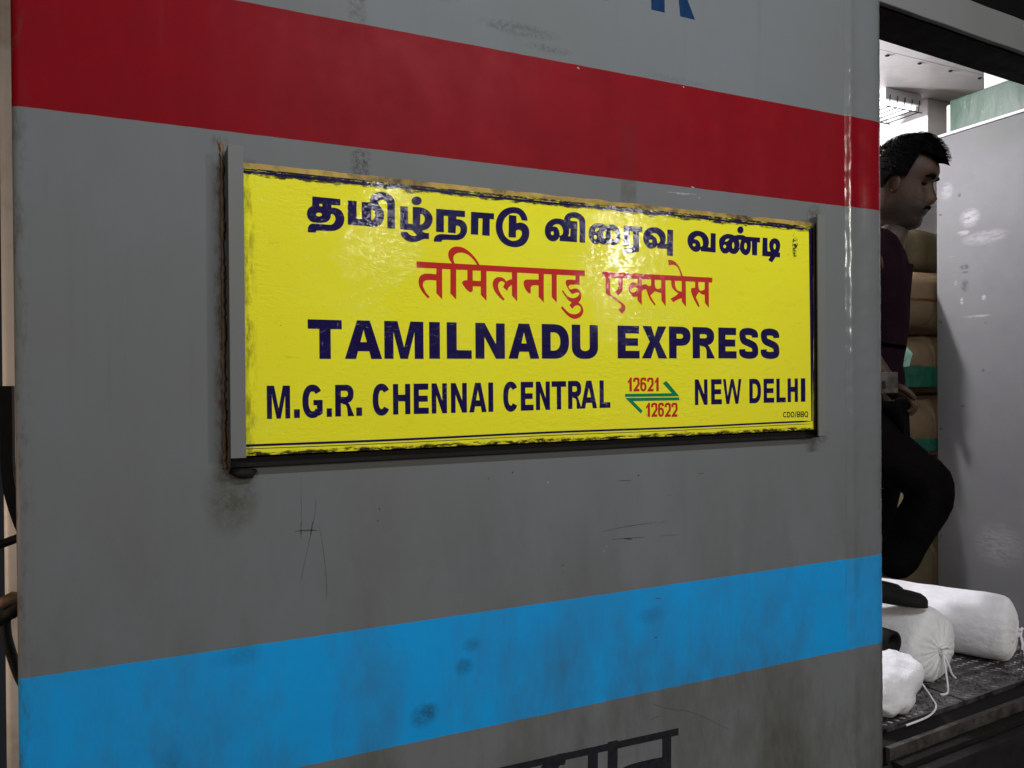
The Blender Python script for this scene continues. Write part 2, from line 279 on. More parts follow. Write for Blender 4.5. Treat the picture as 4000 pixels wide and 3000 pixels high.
# ------------------------------------------------------------------ letter outlines, in tenths of a millimetre
GLYPHS = {
 'tamil': "4203,15981 4167,15986 4128,15996 4103,16008 4074,16027 4059,16038 4029,16070 4012,16100 4003,16127 3997,16151 3999,16153 4128,16158 4133,16154 4145,16138 4163,16121 4181,16110 4208,16101 4226,16098 4251,16096 4290,16104 4308,16110 4309,16112 4227,16195 3998,16198 4001,16610 4142,16612 4142,16568 4144,16564 4144,16313 4146,16311 4184,16311 4188,16309 4229,16309 4231,16312 4233,16535 4234,16540 4235,16616 4239,16618 4311,16621 4316,16623 4380,16621 4434,16614 4482,16599 4511,16584 4544,16558 4561,16541 4586,16508 4600,16481 4609,16447 4610,16414 4607,16393 4598,16361 4579,16319 4554,16283 4532,16259 4512,16244 4487,16230 4440,16211 4403,16201 4410,16192 4427,16181 4457,16170 4479,16167 4536,16168 4536,16061 4527,16059 4443,16057 4328,16005 4298,15995 4235,15983;4629,16021 4627,16030 4629,16054 4635,16078 4645,16102 4656,16119 4670,16132 4697,16149 4743,16164 4790,16170 4995,16171 5000,16173 5052,16174 5084,16181 5106,16191 5124,16206 5134,16219 5143,16237 5151,16264 5151,16291 5147,16306 5140,16322 5129,16335 5115,16342 5100,16346 5067,16345 5062,16343 5060,16330 5053,16207 5051,16202 4905,16204 4905,16327 4906,16331 4907,16508 4829,16506 4826,16504 4824,16204 4758,16203 4754,16202 4672,16202 4679,16621 4722,16621 4727,16623 4811,16623 4815,16624 4898,16624 4902,16626 4986,16626 4991,16627 5075,16627 5079,16629 5162,16629 5166,16630 5241,16630 5242,16576 5240,16571 5240,16517 5231,16515 5072,16511 5069,16508 5070,16463 5096,16465 5139,16464 5178,16453 5204,16441 5221,16430 5241,16411 5260,16385 5273,16357 5281,16322 5281,16288 5278,16261 5272,16232 5266,16216 5246,16178 5224,16148 5207,16131 5180,16112 5153,16098 5121,16086 5088,16079 5007,16073 4886,16070 4818,16065 4802,16062 4788,16055 4780,16046 4778,16040 4778,16027 4776,16025 4713,16023 4709,16022 4662,16022 4658,16020;2379,16025 2377,16043 2377,16084 2383,16114 2397,16141 2406,16151 2427,16167 2460,16180 2631,16182 2636,16180 2675,16180 2679,16179 2745,16179 2769,16182 2795,16195 2819,16218 2828,16232 2839,16255 2845,16276 2847,16289 2847,16298 2842,16321 2827,16349 2816,16360 2808,16365 2793,16368 2780,16367 2769,16363 2768,16331 2765,16315 2756,16289 2744,16268 2738,16261 2711,16235 2699,16227 2675,16217 2640,16208 2585,16199 2511,16197 2472,16200 2450,16205 2426,16215 2415,16223 2395,16243 2386,16256 2377,16276 2365,16321 2364,16351 2370,16384 2376,16402 2388,16424 2407,16445 2454,16478 2456,16639 2847,16639 2852,16638 2933,16637 2933,16529 2927,16527 2781,16523 2779,16520 2779,16481 2781,16479 2790,16480 2841,16480 2895,16467 2925,16453 2939,16444 2956,16427 2968,16411 2980,16387 2996,16340 2999,16321 2999,16282 2993,16243 2986,16219 2966,16181 2945,16154 2915,16127 2877,16103 2847,16089 2816,16080 2775,16074 2717,16070 2592,16068 2588,16067 2541,16065 2532,16063 2523,16059 2513,16049 2509,16039 2509,16030 2507,16028;6204,16025 6138,16034 6095,16046 6057,16061 6026,16077 5992,16100 5953,16138 5939,16155 5908,16201 5886,16247 5874,16285 5865,16336 5862,16375 5862,16411 5866,16456 5875,16499 5887,16537 5902,16573 5923,16612 5956,16657 5987,16687 6027,16719 6056,16737 6092,16755 6132,16770 6161,16777 6204,16785 6254,16789 6282,16789 6327,16785 6356,16779 6401,16761 6439,16736 6467,16709 6493,16676 6515,16634 6520,16622 6527,16588 6531,16552 6485,16551 6480,16550 6404,16550 6395,16585 6376,16619 6365,16635 6356,16645 6342,16656 6327,16663 6303,16671 6284,16674 6240,16674 6221,16671 6179,16659 6147,16644 6121,16627 6098,16608 6065,16573 6040,16537 6027,16510 6015,16477 6007,16444 6004,16421 6004,16373 6012,16322 6018,16298 6030,16265 6043,16240 6058,16220 6081,16197 6111,16175 6132,16163 6162,16151 6198,16144 6228,16144 6267,16151 6296,16160 6314,16167 6346,16187 6376,16219 6397,16252 6407,16279 6411,16294 6410,16316 6403,16336 6392,16349 6375,16359 6357,16364 6335,16364 6321,16360 6294,16350 6284,16343 6281,16207 6128,16207 6127,16264 6129,16268 6129,16325 6130,16330 6135,16574 6136,16579 6136,16627 6138,16629 6294,16628 6296,16486 6336,16500 6366,16506 6419,16504 6443,16500 6465,16492 6483,16483 6513,16461 6530,16443 6544,16423 6553,16405 6560,16384 6565,16361 6568,16331 6568,16312 6563,16270 6551,16225 6539,16196 6521,16163 6504,16139 6485,16117 6449,16086 6420,16068 6396,16056 6347,16038 6314,16031 6284,16026 6267,16025;8700,16035 8660,16148 8937,16209 8941,16213 8946,16517 8943,16520 8909,16520 8904,16521 8870,16521 8867,16519 8860,16265 8858,16261 8858,16220 8856,16214 8711,16216 8721,16631 9017,16633 9021,16635 9170,16634 9170,16526 9099,16527 9095,16529 9091,16526 9087,16121 8736,16041 8708,16035;9827,16077 9797,16079 9795,16081 9796,16214 9794,16217 9548,16217 9546,16217 9544,16225 9543,16262 9540,16275 9512,16246 9479,16224 9440,16208 9401,16200 9363,16200 9338,16206 9309,16220 9274,16244 9245,16275 9220,16312 9210,16334 9202,16357 9196,16393 9196,16436 9205,16484 9214,16510 9223,16528 9243,16557 9276,16588 9306,16608 9359,16632 9387,16641 9422,16648 9456,16653 9515,16653 9569,16645 9623,16629 9657,16612 9681,16597 9701,16582 9722,16561 9742,16532 9755,16499 9761,16471 9763,16424 9755,16382 9739,16330 9753,16327 9792,16327 9796,16334 9796,16382 9798,16387 9798,16433 9799,16438 9799,16484 9801,16489 9804,16630 9938,16629 9951,16627 9952,16585 9950,16580 9950,16495 9949,16490 9949,16405 9947,16400 9943,16079 9941,16077;12677,16103 12578,16146 12570,16151 12633,16226 12633,16230 12395,16232 12394,16258 12396,16262 12396,16297 12397,16301 12397,16334 12399,16339 12399,16373 12400,16378 12400,16412 12402,16417 12402,16451 12403,16456 12403,16490 12405,16495 12410,16646 12549,16645 12548,16349 12551,16347 12578,16347 12582,16345 12641,16346 12618,16400 12607,16433 12601,16474 12603,16517 12607,16537 12615,16556 12622,16571 12635,16590 12656,16612 12686,16633 12723,16648 12756,16654 12798,16653 12825,16647 12848,16638 12876,16618 12895,16600 12905,16587 12919,16561 12925,16541 12928,16517 12926,16492 12922,16463 12913,16423 12904,16396 12880,16340 12882,16338 12920,16335 12923,16333 12923,16316 12917,16229 12789,16228 12689,16114 12680,16103;7061,16191 7031,16197 6995,16212 6976,16225 6952,16247 6933,16273 6921,16295 6912,16321 6906,16351 6904,16363 6906,16418 6913,16454 6922,16480 6936,16507 6960,16542 6989,16572 7011,16589 7037,16606 7068,16623 7112,16639 7139,16645 7161,16648 7193,16648 7197,16650 7205,16648 7244,16648 7328,16635 7336,16663 7345,16684 7374,16728 7398,16753 7425,16773 7449,16785 7484,16797 7521,16804 7554,16807 7598,16806 7622,16803 7668,16792 7704,16777 7731,16761 7766,16732 7782,16714 7795,16696 7802,16681 7811,16655 7814,16634 7814,16547 7813,16543 7813,16471 7811,16466 7810,16315 7808,16310 7808,16238 7806,16213 7676,16213 7678,16318 7680,16322 7680,16378 7681,16382 7681,16549 7680,16553 7678,16612 7675,16628 7667,16646 7660,16657 7649,16668 7629,16678 7604,16686 7575,16691 7538,16691 7505,16683 7493,16677 7477,16664 7471,16655 7470,16649 7471,16642 7481,16626 7629,16627 7631,16625 7625,16355 7624,16351 7624,16295 7622,16291 7622,16237 7620,16213 7233,16211 7231,16213 7230,16288 7227,16301 7210,16268 7199,16253 7185,16238 7155,16215 7131,16203 7109,16196 7082,16191;3761,16196 3763,16358 3765,16363 3765,16601 3762,16631 3754,16657 3745,16670 3726,16686 3708,16693 3692,16697 3665,16695 3642,16689 3622,16676 3615,16667 3607,16651 3604,16634 3604,16621 3612,16601 3620,16589 3652,16558 3671,16532 3689,16499 3703,16462 3706,16439 3706,16417 3701,16378 3692,16340 3679,16306 3668,16286 3650,16262 3637,16249 3614,16232 3591,16220 3570,16212 3543,16206 3512,16202 3386,16203 3381,16205 3060,16207 3060,16363 3061,16367 3061,16532 3063,16537 3063,16627 3099,16627 3104,16629 3216,16628 3217,16538 3215,16534 3215,16367 3214,16363 3214,16330 3216,16327 3302,16326 3304,16327 3306,16337 3306,16504 3307,16508 3308,16622 3450,16628 3450,16666 3453,16685 3463,16717 3478,16745 3489,16759 3504,16774 3517,16784 3534,16795 3564,16809 3626,16825 3654,16830 3690,16831 3731,16827 3759,16821 3789,16810 3809,16800 3837,16779 3860,16756 3872,16741 3892,16708 3899,16687 3904,16664 3905,16619 3904,16615 3904,16505 3902,16501 3901,16199 3899,16197;5582,16204 5593,16499 5595,16504 5595,16516 5592,16518 5513,16517 5510,16514 5501,16205 5354,16205 5359,16484 5361,16489 5361,16549 5362,16553 5362,16612 5364,16625 5414,16626 5418,16627 5514,16627 5519,16629 5615,16629 5619,16630 5828,16633 5828,16577 5827,16573 5826,16522 5742,16521 5740,16519 5740,16442 5738,16438 5738,16352 5737,16348 5735,16205 5703,16203;8040,16203 8015,16208 7988,16220 7968,16234 7947,16253 7920,16286 7908,16306 7894,16339 7888,16369 7887,16399 7890,16430 7897,16469 7909,16505 7923,16531 7939,16552 7968,16577 7994,16594 8015,16605 8049,16617 8084,16624 8117,16629 8159,16629 8219,16621 8238,16617 8285,16600 8327,16614 8376,16624 8417,16629 8465,16629 8492,16624 8516,16617 8558,16596 8576,16582 8596,16562 8614,16537 8630,16504 8636,16486 8641,16462 8642,16418 8636,16373 8624,16334 8606,16300 8584,16270 8571,16257 8552,16242 8519,16226 8489,16215 8447,16208 8417,16207 8415,16211 8415,16261 8412,16290 8389,16261 8368,16241 8328,16218 8298,16208 8280,16205 8244,16205 8223,16208 8186,16217 8145,16235 8118,16220 8093,16209 8061,16203;10532,16206 10494,16214 10473,16221 10434,16242 10403,16266 10383,16286 10365,16310 10347,16342 10333,16376 10326,16417 10326,16450 10330,16478 10336,16501 10350,16531 10368,16558 10392,16584 10410,16598 10451,16624 10491,16642 10538,16656 10580,16662 10610,16662 10614,16663 10619,16662 10646,16662 10682,16657 10733,16645 10757,16636 10784,16623 10820,16597 10850,16567 10876,16531 10891,16496 10898,16456 10897,16420 10889,16384 10870,16328 10937,16326 10939,16328 10941,16348 10941,16385 10942,16390 10942,16429 10944,16433 10950,16640 11084,16639 11078,16226 10691,16229 10686,16232 10672,16259 10665,16267 10635,16235 10607,16218 10569,16208;11313,16218 11298,16221 11283,16227 11256,16244 11227,16271 11212,16292 11197,16324 11185,16363 11178,16409 11175,16457 11178,16486 11185,16514 11194,16534 11206,16550 11229,16573 11256,16594 11295,16618 11327,16633 11361,16645 11399,16653 11430,16656 11466,16656 11532,16650 11604,16632 11694,16651 11769,16659 11826,16659 11855,16656 11888,16647 11921,16632 12149,16635 12153,16636 12243,16636 12248,16638 12335,16637 12329,16528 12273,16527 12252,16529 12250,16526 12244,16244 12242,16232 12159,16232 12155,16233 12101,16234 12097,16534 12095,16536 12063,16536 12068,16481 12068,16432 12059,16363 12050,16328 12035,16297 12017,16273 12000,16256 11986,16244 11969,16233 11952,16226 11925,16220 11898,16220 11861,16229 11840,16239 11805,16266 11778,16295 11761,16318 11741,16357 11728,16316 11713,16294 11688,16269 11667,16253 11642,16238 11619,16229 11595,16224 11573,16223 11541,16226 11502,16236 11448,16263 11415,16239 11387,16226 11348,16218;8029,16300 8043,16299 8055,16304 8067,16314 8075,16330 8077,16348 8074,16360 8063,16374 8052,16380 8042,16382 8025,16377 8012,16365 8004,16349 8002,16334 8008,16315 8019,16304;2543,16309 2573,16308 2585,16311 2604,16322 2610,16328 2617,16339 2617,16349 2614,16357 2606,16364 2597,16369 2574,16374 2556,16372 2538,16366 2531,16362 2522,16355 2517,16348 2514,16333 2521,16319 2531,16313;4369,16312 4383,16314 4404,16322 4413,16326 4431,16340 4444,16357 4450,16369 4456,16385 4461,16409 4459,16435 4451,16456 4440,16474 4430,16487 4418,16495 4386,16503 4380,16502 4378,16484 4378,16462 4369,16330;7058,16315 7074,16314 7085,16319 7095,16329 7102,16342 7104,16361 7100,16372 7091,16385 7079,16390 7065,16391 7055,16386 7046,16378 7038,16364 7036,16357 7036,16342 7038,16336 7043,16325 7050,16319;7233,16316 7250,16319 7263,16323 7274,16330 7295,16352 7304,16372 7309,16396 7308,16426 7297,16463 7286,16486 7272,16505 7251,16521 7230,16531 7208,16538 7199,16539 7170,16538 7143,16530 7119,16519 7096,16504 7073,16483 7079,16482 7109,16486 7139,16485 7155,16480 7170,16473 7192,16454 7202,16441 7214,16418 7225,16388 7231,16352;7420,16319 7466,16322 7468,16336 7473,16471 7443,16469 7444,16393 7442,16378 7436,16352;8419,16321 8421,16320 8432,16322 8466,16334 8489,16347 8499,16357 8507,16369 8516,16390 8520,16406 8520,16426 8516,16442 8506,16468 8492,16486 8483,16493 8477,16498 8453,16509 8405,16518 8403,16517 8402,16513;3471,16322 3495,16328 3510,16335 3522,16346 3533,16367 3543,16400 3543,16427 3530,16468 3516,16493 3503,16504 3491,16508 3474,16508 3472,16505;9373,16322 9384,16322 9404,16329 9410,16334 9418,16345 9421,16357 9419,16367 9412,16378 9401,16386 9389,16389 9369,16386 9356,16378 9349,16370 9345,16361 9344,16346 9348,16337 9357,16328 9366,16323;9549,16322 9558,16323 9581,16331 9599,16341 9613,16357 9617,16367 9621,16384 9619,16409 9610,16442 9594,16470 9569,16497 9539,16518 9518,16527 9498,16532 9474,16533 9450,16530 9428,16524 9404,16510 9376,16487 9377,16485 9395,16488 9422,16488 9438,16485 9473,16471 9497,16453 9520,16424 9535,16393 9541,16372;10487,16322 10508,16322 10523,16328 10533,16337 10540,16349 10540,16360 10537,16369 10528,16378 10511,16384 10500,16385 10481,16378 10469,16368 10464,16360 10462,16352 10465,16337 10475,16328;10672,16324 10677,16323 10688,16326 10715,16340 10727,16354 10733,16369 10737,16388 10734,16438 10727,16468 10718,16489 10704,16509 10689,16524 10668,16539 10650,16546 10637,16550 10607,16550 10584,16545 10551,16531 10527,16514 10510,16496 10496,16478 10511,16476 10538,16476 10565,16471 10598,16458 10626,16438 10649,16414 10661,16390 10669,16355;8254,16328 8262,16328 8270,16333 8279,16348 8287,16376 8290,16406 8289,16435 8284,16459 8276,16477 8272,16483 8265,16487 8258,16486 8253,16484 8242,16466 8234,16438 8231,16408 8233,16379 8238,16355 8244,16340;11320,16336 11331,16335 11351,16343 11363,16355 11369,16370 11370,16384 11365,16396 11357,16405 11342,16413 11324,16413 11306,16405 11293,16391 11289,16379 11289,16364 11295,16350 11304,16341 11313,16337;11561,16339 11571,16340 11582,16352 11590,16372 11595,16397 11595,16432 11591,16451 11582,16474 11573,16483 11567,16484 11556,16479 11547,16463 11541,16444 11537,16423 11537,16394 11542,16367 11553,16345;11906,16348 11918,16347 11924,16349 11934,16358 11947,16381 11953,16408 11953,16439 11948,16462 11938,16481 11928,16491 11919,16494 11909,16492 11901,16488 11890,16474 11880,16447 11876,16421 11878,16397 11884,16373 11893,16358 11901,16351;11736,16367 11747,16367 11749,16372 11754,16420 11766,16478 11776,16507 11795,16544 11793,16547 11774,16547 11769,16548 11718,16547 11738,16498 11744,16460 11743,16418;12752,16403 12762,16402 12768,16404 12782,16417 12793,16439 12798,16469 12794,16498 12785,16520 12776,16531 12762,16536 12755,16534 12747,16530 12739,16520 12730,16502 12725,16481 12725,16450 12730,16430 12740,16413 12747,16406;8030,16466 8037,16465 8111,16476 8150,16531 8142,16532 8102,16526 8076,16518 8067,16513 8058,16508 8046,16495 8035,16478;11336,16481 11342,16480 11408,16493 11467,16552 11441,16551 11411,16547 11388,16540 11373,16533 11361,16524 11354,16515 11347,16505;2612,16483 2622,16482 2625,16484 2624,16526 2576,16527 2575,16486;4287,16653 4269,16656 4250,16664 4236,16673 4225,16684 4218,16694 4212,16714 4212,16732 4219,16756 4228,16769 4245,16786 4256,16794 4287,16807 4304,16810 4332,16810 4343,16809 4364,16801 4375,16795 4387,16784 4397,16769 4400,16762 4403,16747 4403,16736 4396,16709 4387,16696 4371,16680 4359,16671 4341,16662 4323,16656;11756,16688 11741,16691 11723,16698 11712,16706 11698,16720 11691,16733 11686,16751 11686,16768 11692,16792 11710,16817 11722,16828 11738,16837 11754,16843 11771,16846 11790,16846 11810,16842 11823,16836 11834,16828 11844,16818 11854,16802 11858,16789 11860,16774 11858,16759 11854,16745 11845,16729 11837,16720 11817,16703 11790,16691 11772,16688",
 'hindi': "7551,14691 7511,14697 7472,14711 7436,14729 7398,14753 7352,14792 7290,14854 7248,14905 7278,14933 7370,14847 7401,14823 7428,14808 7452,14798 7475,14790 7505,14784 7557,14782 7586,14787 7620,14798 7652,14813 7661,14819 7674,14830 7687,14848 7694,14863 7701,14884 7701,14905 7697,14915 7689,14929 7674,14945 7662,14953 7641,14962 7632,14964 7613,14964 7598,14961 7580,14955 7562,14946 7538,14928 7507,14891 7503,14890 7438,14962 7488,15004 7494,15011 7452,15033 7419,15054 7394,15075 7375,15094 7310,15174 7271,15235 7274,15238 7295,15246 7301,15246 7332,15198 7381,15149 7404,15132 7431,15117 7460,15107 7475,15103 7499,15100 7518,15100 7545,15103 7572,15110 7610,15128 7636,15146 7651,15161 7660,15175 7661,15188 7650,15202 7625,15214 7608,15216 7592,15213 7557,15198 7517,15185 7508,15185 7496,15189 7477,15202 7455,15224 7434,15249 7402,15296 7372,15353 7363,15377 7359,15397 7357,15421 7362,15434 7370,15444 7379,15450 7394,15456 7416,15460 7473,15465 7581,15465 7582,15545 7580,15548 7182,15546 7159,15544 7157,15205 7156,15200 7156,15020 7154,14998 7045,15107 7049,15544 6891,15545 6875,15543 6874,15425 6872,15421 6872,15241 6871,15236 6871,15058 6869,15053 6869,14992 6759,15098 6761,15316 6740,15318 6665,15317 6635,15312 6612,15301 6598,15287 6594,15278 6590,15265 6589,15251 6590,15185 6587,15172 6584,15165 6578,15159 6569,15155 6560,15155 6543,15161 6528,15173 6501,15202 6483,15224 6466,15250 6454,15274 6439,15320 6438,15356 6442,15377 6456,15400 6465,15408 6474,15412 6501,15418 6576,15424 6636,15426 6641,15427 6690,15427 6695,15429 6761,15429 6762,15493 6763,15497 6762,15543 6311,15542 6303,15539 6301,15226 6299,15221 6299,15044 6298,15040 6298,14995 6296,14993 6189,15100 6189,15303 6173,15295 6156,15285 6133,15265 6106,15229 6089,15185 6087,15185 6006,15253 6006,15256 6044,15331 6044,15335 6006,15358 5985,15365 5966,15365 5948,15358 5935,15350 5921,15337 5914,15326 5905,15304 5902,15286 5902,15251 5908,15217 5919,15187 5932,15158 5965,15106 5990,15074 6036,15026 6009,14999 5955,15038 5919,15068 5861,15128 5832,15167 5811,15206 5799,15239 5793,15265 5790,15284 5790,15313 5793,15332 5800,15355 5812,15377 5824,15394 5848,15416 5874,15430 5912,15439 5943,15439 5964,15436 5994,15427 6023,15414 6038,15403 6050,15391 6072,15363 6114,15388 6131,15396 6152,15403 6191,15411 6191,15540 6020,15540 6015,15539 5729,15539 5724,15537 5667,15537 5665,15535 5665,15508 5663,15503 5663,15328 5662,15323 5660,14982 5652,14987 5547,15089 5547,15243 5496,15243 5492,15242 5406,15242 5385,15240 5386,15185 5383,15166 5378,15152 5363,15135 5349,15129 5336,15129 5310,15138 5273,15165 5233,15205 5196,15251 5181,15278 5176,15290 5175,15301 5180,15316 5192,15328 5211,15339 5238,15346 5276,15348 5278,15350 5280,15533 5277,15536 5147,15536 5142,15534 5058,15533 5056,15224 5054,15220 5054,15047 5053,15043 5053,14986 5052,14983 5051,14984 4941,15091 4942,15106 4945,15533 4787,15533 4784,15530 4784,15478 4783,15473 4780,14980 4778,14979 4754,15002 4669,15085 4671,15313 4668,15315 4655,15317 4617,15317 4613,15318 4526,15317 4478,15310 4449,15298 4436,15288 4426,15277 4417,15256 4414,15239 4414,15215 4417,15197 4426,15170 4452,15116 4473,15083 4492,15059 4541,15013 4538,15008 4509,14986 4478,15012 4418,15074 4383,15122 4357,15169 4344,15203 4333,15250 4332,15287 4339,15329 4354,15364 4365,15379 4382,15396 4401,15409 4434,15423 4458,15427 4508,15432 4596,15432 4601,15430 4671,15428 4674,15530 4671,15533 4298,15531 4296,15533 4297,15638 4299,15640 4974,15644 4975,15646 4949,15678 4932,15704 4921,15725 4912,15749 4905,15788 4906,15824 4912,15853 4921,15874 4935,15894 4955,15913 4970,15925 4989,15937 5012,15948 5042,15957 5072,15961 5133,15960 5169,15954 5199,15946 5228,15936 5261,15919 5303,15892 5341,15863 5379,15831 5429,15781 5478,15721 5526,15648 6782,15654 6786,15655 7035,15655 7040,15657 7287,15657 7292,15658 7541,15658 7545,15660 7791,15660 7793,15658 7793,15550 7764,15549 7760,15548 7675,15547 7673,15521 7673,15371 7556,15369 7472,15363 7454,15358 7438,15350 7426,15337 7422,15325 7423,15310 7432,15293 7451,15278 7467,15271 7487,15272 7538,15292 7559,15295 7598,15294 7626,15286 7654,15269 7676,15247 7687,15232 7696,15214 7705,15184 7708,15164 7708,15134 7700,15097 7690,15073 7680,15059 7642,15019 7682,14994 7697,14982 7716,14962 7732,14939 7747,14903 7753,14873 7753,14839 7750,14822 7739,14797 7719,14766 7701,14747 7677,14729 7653,14715 7619,14702 7580,14693;8664,14828 8577,14902 8582,14907 8601,14918 8629,14938 8650,14960 8654,14971 8656,14987 8651,15002 8642,15014 8616,15034 8567,15064 8423,15144 8333,15197 8299,15218 8289,15228 8284,15236 8281,15247 8280,15317 8278,15322 8278,15425 8280,15430 8280,15487 8281,15491 8283,15548 8280,15551 8204,15550 8205,15658 8219,15660 8475,15660 8480,15661 8736,15661 8741,15663 8997,15663 9002,15664 9257,15664 9261,15666 9518,15666 9522,15667 9779,15667 9783,15669 10148,15670 10150,15673 10129,15736 10103,15791 10086,15817 10065,15844 10031,15871 10005,15885 9989,15891 9953,15897 9912,15894 9839,15876 9816,15991 9818,15993 9837,15993 9842,15994 9894,15993 9944,15982 9971,15973 9993,15963 10014,15949 10055,15916 10089,15879 10123,15829 10163,15751 10194,15679 10199,15671 10821,15673 10826,15675 10986,15674 10977,15569 10955,15567 10889,15567 10886,15565 10886,15019 10854,15048 10779,15124 10778,15296 10736,15297 10698,15306 10670,15320 10623,15351 10619,15349 10604,15328 10538,15241 10537,15238 10637,15050 10602,15025 10539,15112 10500,15170 10470,15221 10443,15275 10413,15344 10419,15425 10520,15437 10522,15563 10520,15566 10503,15564 10281,15564 10272,15562 10275,15019 10246,15047 10168,15128 10167,15201 10094,15178 10056,15163 10019,15145 9948,15106 9876,15178 9876,15180 9884,15184 9933,15206 9986,15233 10061,15281 10076,15292 10080,15296 10022,15327 9984,15352 9959,15372 9930,15404 9913,15433 9904,15461 9898,15506 9898,15559 9896,15561 9749,15560 9746,15557 9748,15197 9749,15193 9749,15016 9742,15022 9645,15131 9645,15232 9643,15236 9643,15286 9641,15288 9581,15296 9476,15318 9426,15275 9364,15224 9364,15221 9373,15206 9414,15146 9444,15107 9497,15046 9496,15043 9471,15023 9468,15024 9400,15094 9375,15123 9354,15152 9336,15182 9300,15256 9282,15299 9266,15346 9263,15350 9227,15345 9206,15339 9192,15333 9177,15322 9167,15313 9148,15286 9149,15018 9045,15115 9044,15192 8996,15183 8954,15182 8931,15188 8905,15203 8864,15245 8848,15268 8836,15293 8827,15331 8827,15358 8835,15392 8853,15427 8876,15451 8895,15465 8924,15475 8945,15477 8985,15469 9002,15462 9036,15438 9047,15435 9048,15553 9045,15555 8702,15554 8683,15551 8683,15470 8684,15466 8683,15377 8681,15373 8680,15328 8677,15310 8666,15286 8644,15257 8612,15227 8574,15197 8506,15268 8544,15297 8563,15316 8572,15331 8575,15340 8578,15379 8578,15428 8580,15433 8580,15523 8578,15551 8477,15552 8472,15551 8384,15550 8383,15274 8384,15269 8385,15215 8570,15111 8679,15043 8703,15024 8716,15011 8731,14993 8741,14974 8746,14953 8746,14936 8743,14920 8734,14897 8721,14880 8702,14860;8908,15268 8937,15267 8945,15268 8961,15273 8978,15282 8997,15297 9021,15319 9049,15356 9018,15375 9002,15381 8984,15384 8966,15383 8946,15378 8918,15364 8898,15350 8889,15339 8880,15323 8875,15308 8875,15296 8880,15282 8888,15275 8897,15270;10165,15338 10167,15338 10168,15340 10168,15562 10056,15563 10052,15561 9992,15561 9989,15509 9994,15461 10005,15418 10015,15395 10022,15386 10040,15369 10061,15359 10082,15351 10127,15342;5385,15346 5548,15346 5548,15383 5550,15388 5549,15537 5438,15537 5433,15536 5386,15535;9533,15368 9552,15367 9584,15374 9618,15387 9641,15401 9642,15536 9639,15559 9479,15558 9475,15556 9475,15473 9481,15425 9493,15397 9502,15385 9516,15374;10682,15374 10700,15378 10778,15416 10778,15567 10608,15565 10604,15539 10604,15475 10614,15421 10622,15405 10640,15389 10661,15378;9305,15418 9386,15434 9388,15436 9390,15451 9389,15558 9153,15557 9148,15554 9149,15433 9204,15448 9245,15451 9269,15448 9284,15442 9295,15431;5029,15646 5264,15645 5268,15646 5475,15647 5471,15655 5441,15696 5415,15727 5358,15780 5313,15813 5288,15826 5262,15837 5214,15850 5186,15855 5144,15855 5100,15846 5084,15840 5060,15828 5037,15812 5028,15802 5017,15787 5010,15770 5005,15751 5005,15721 5011,15692",
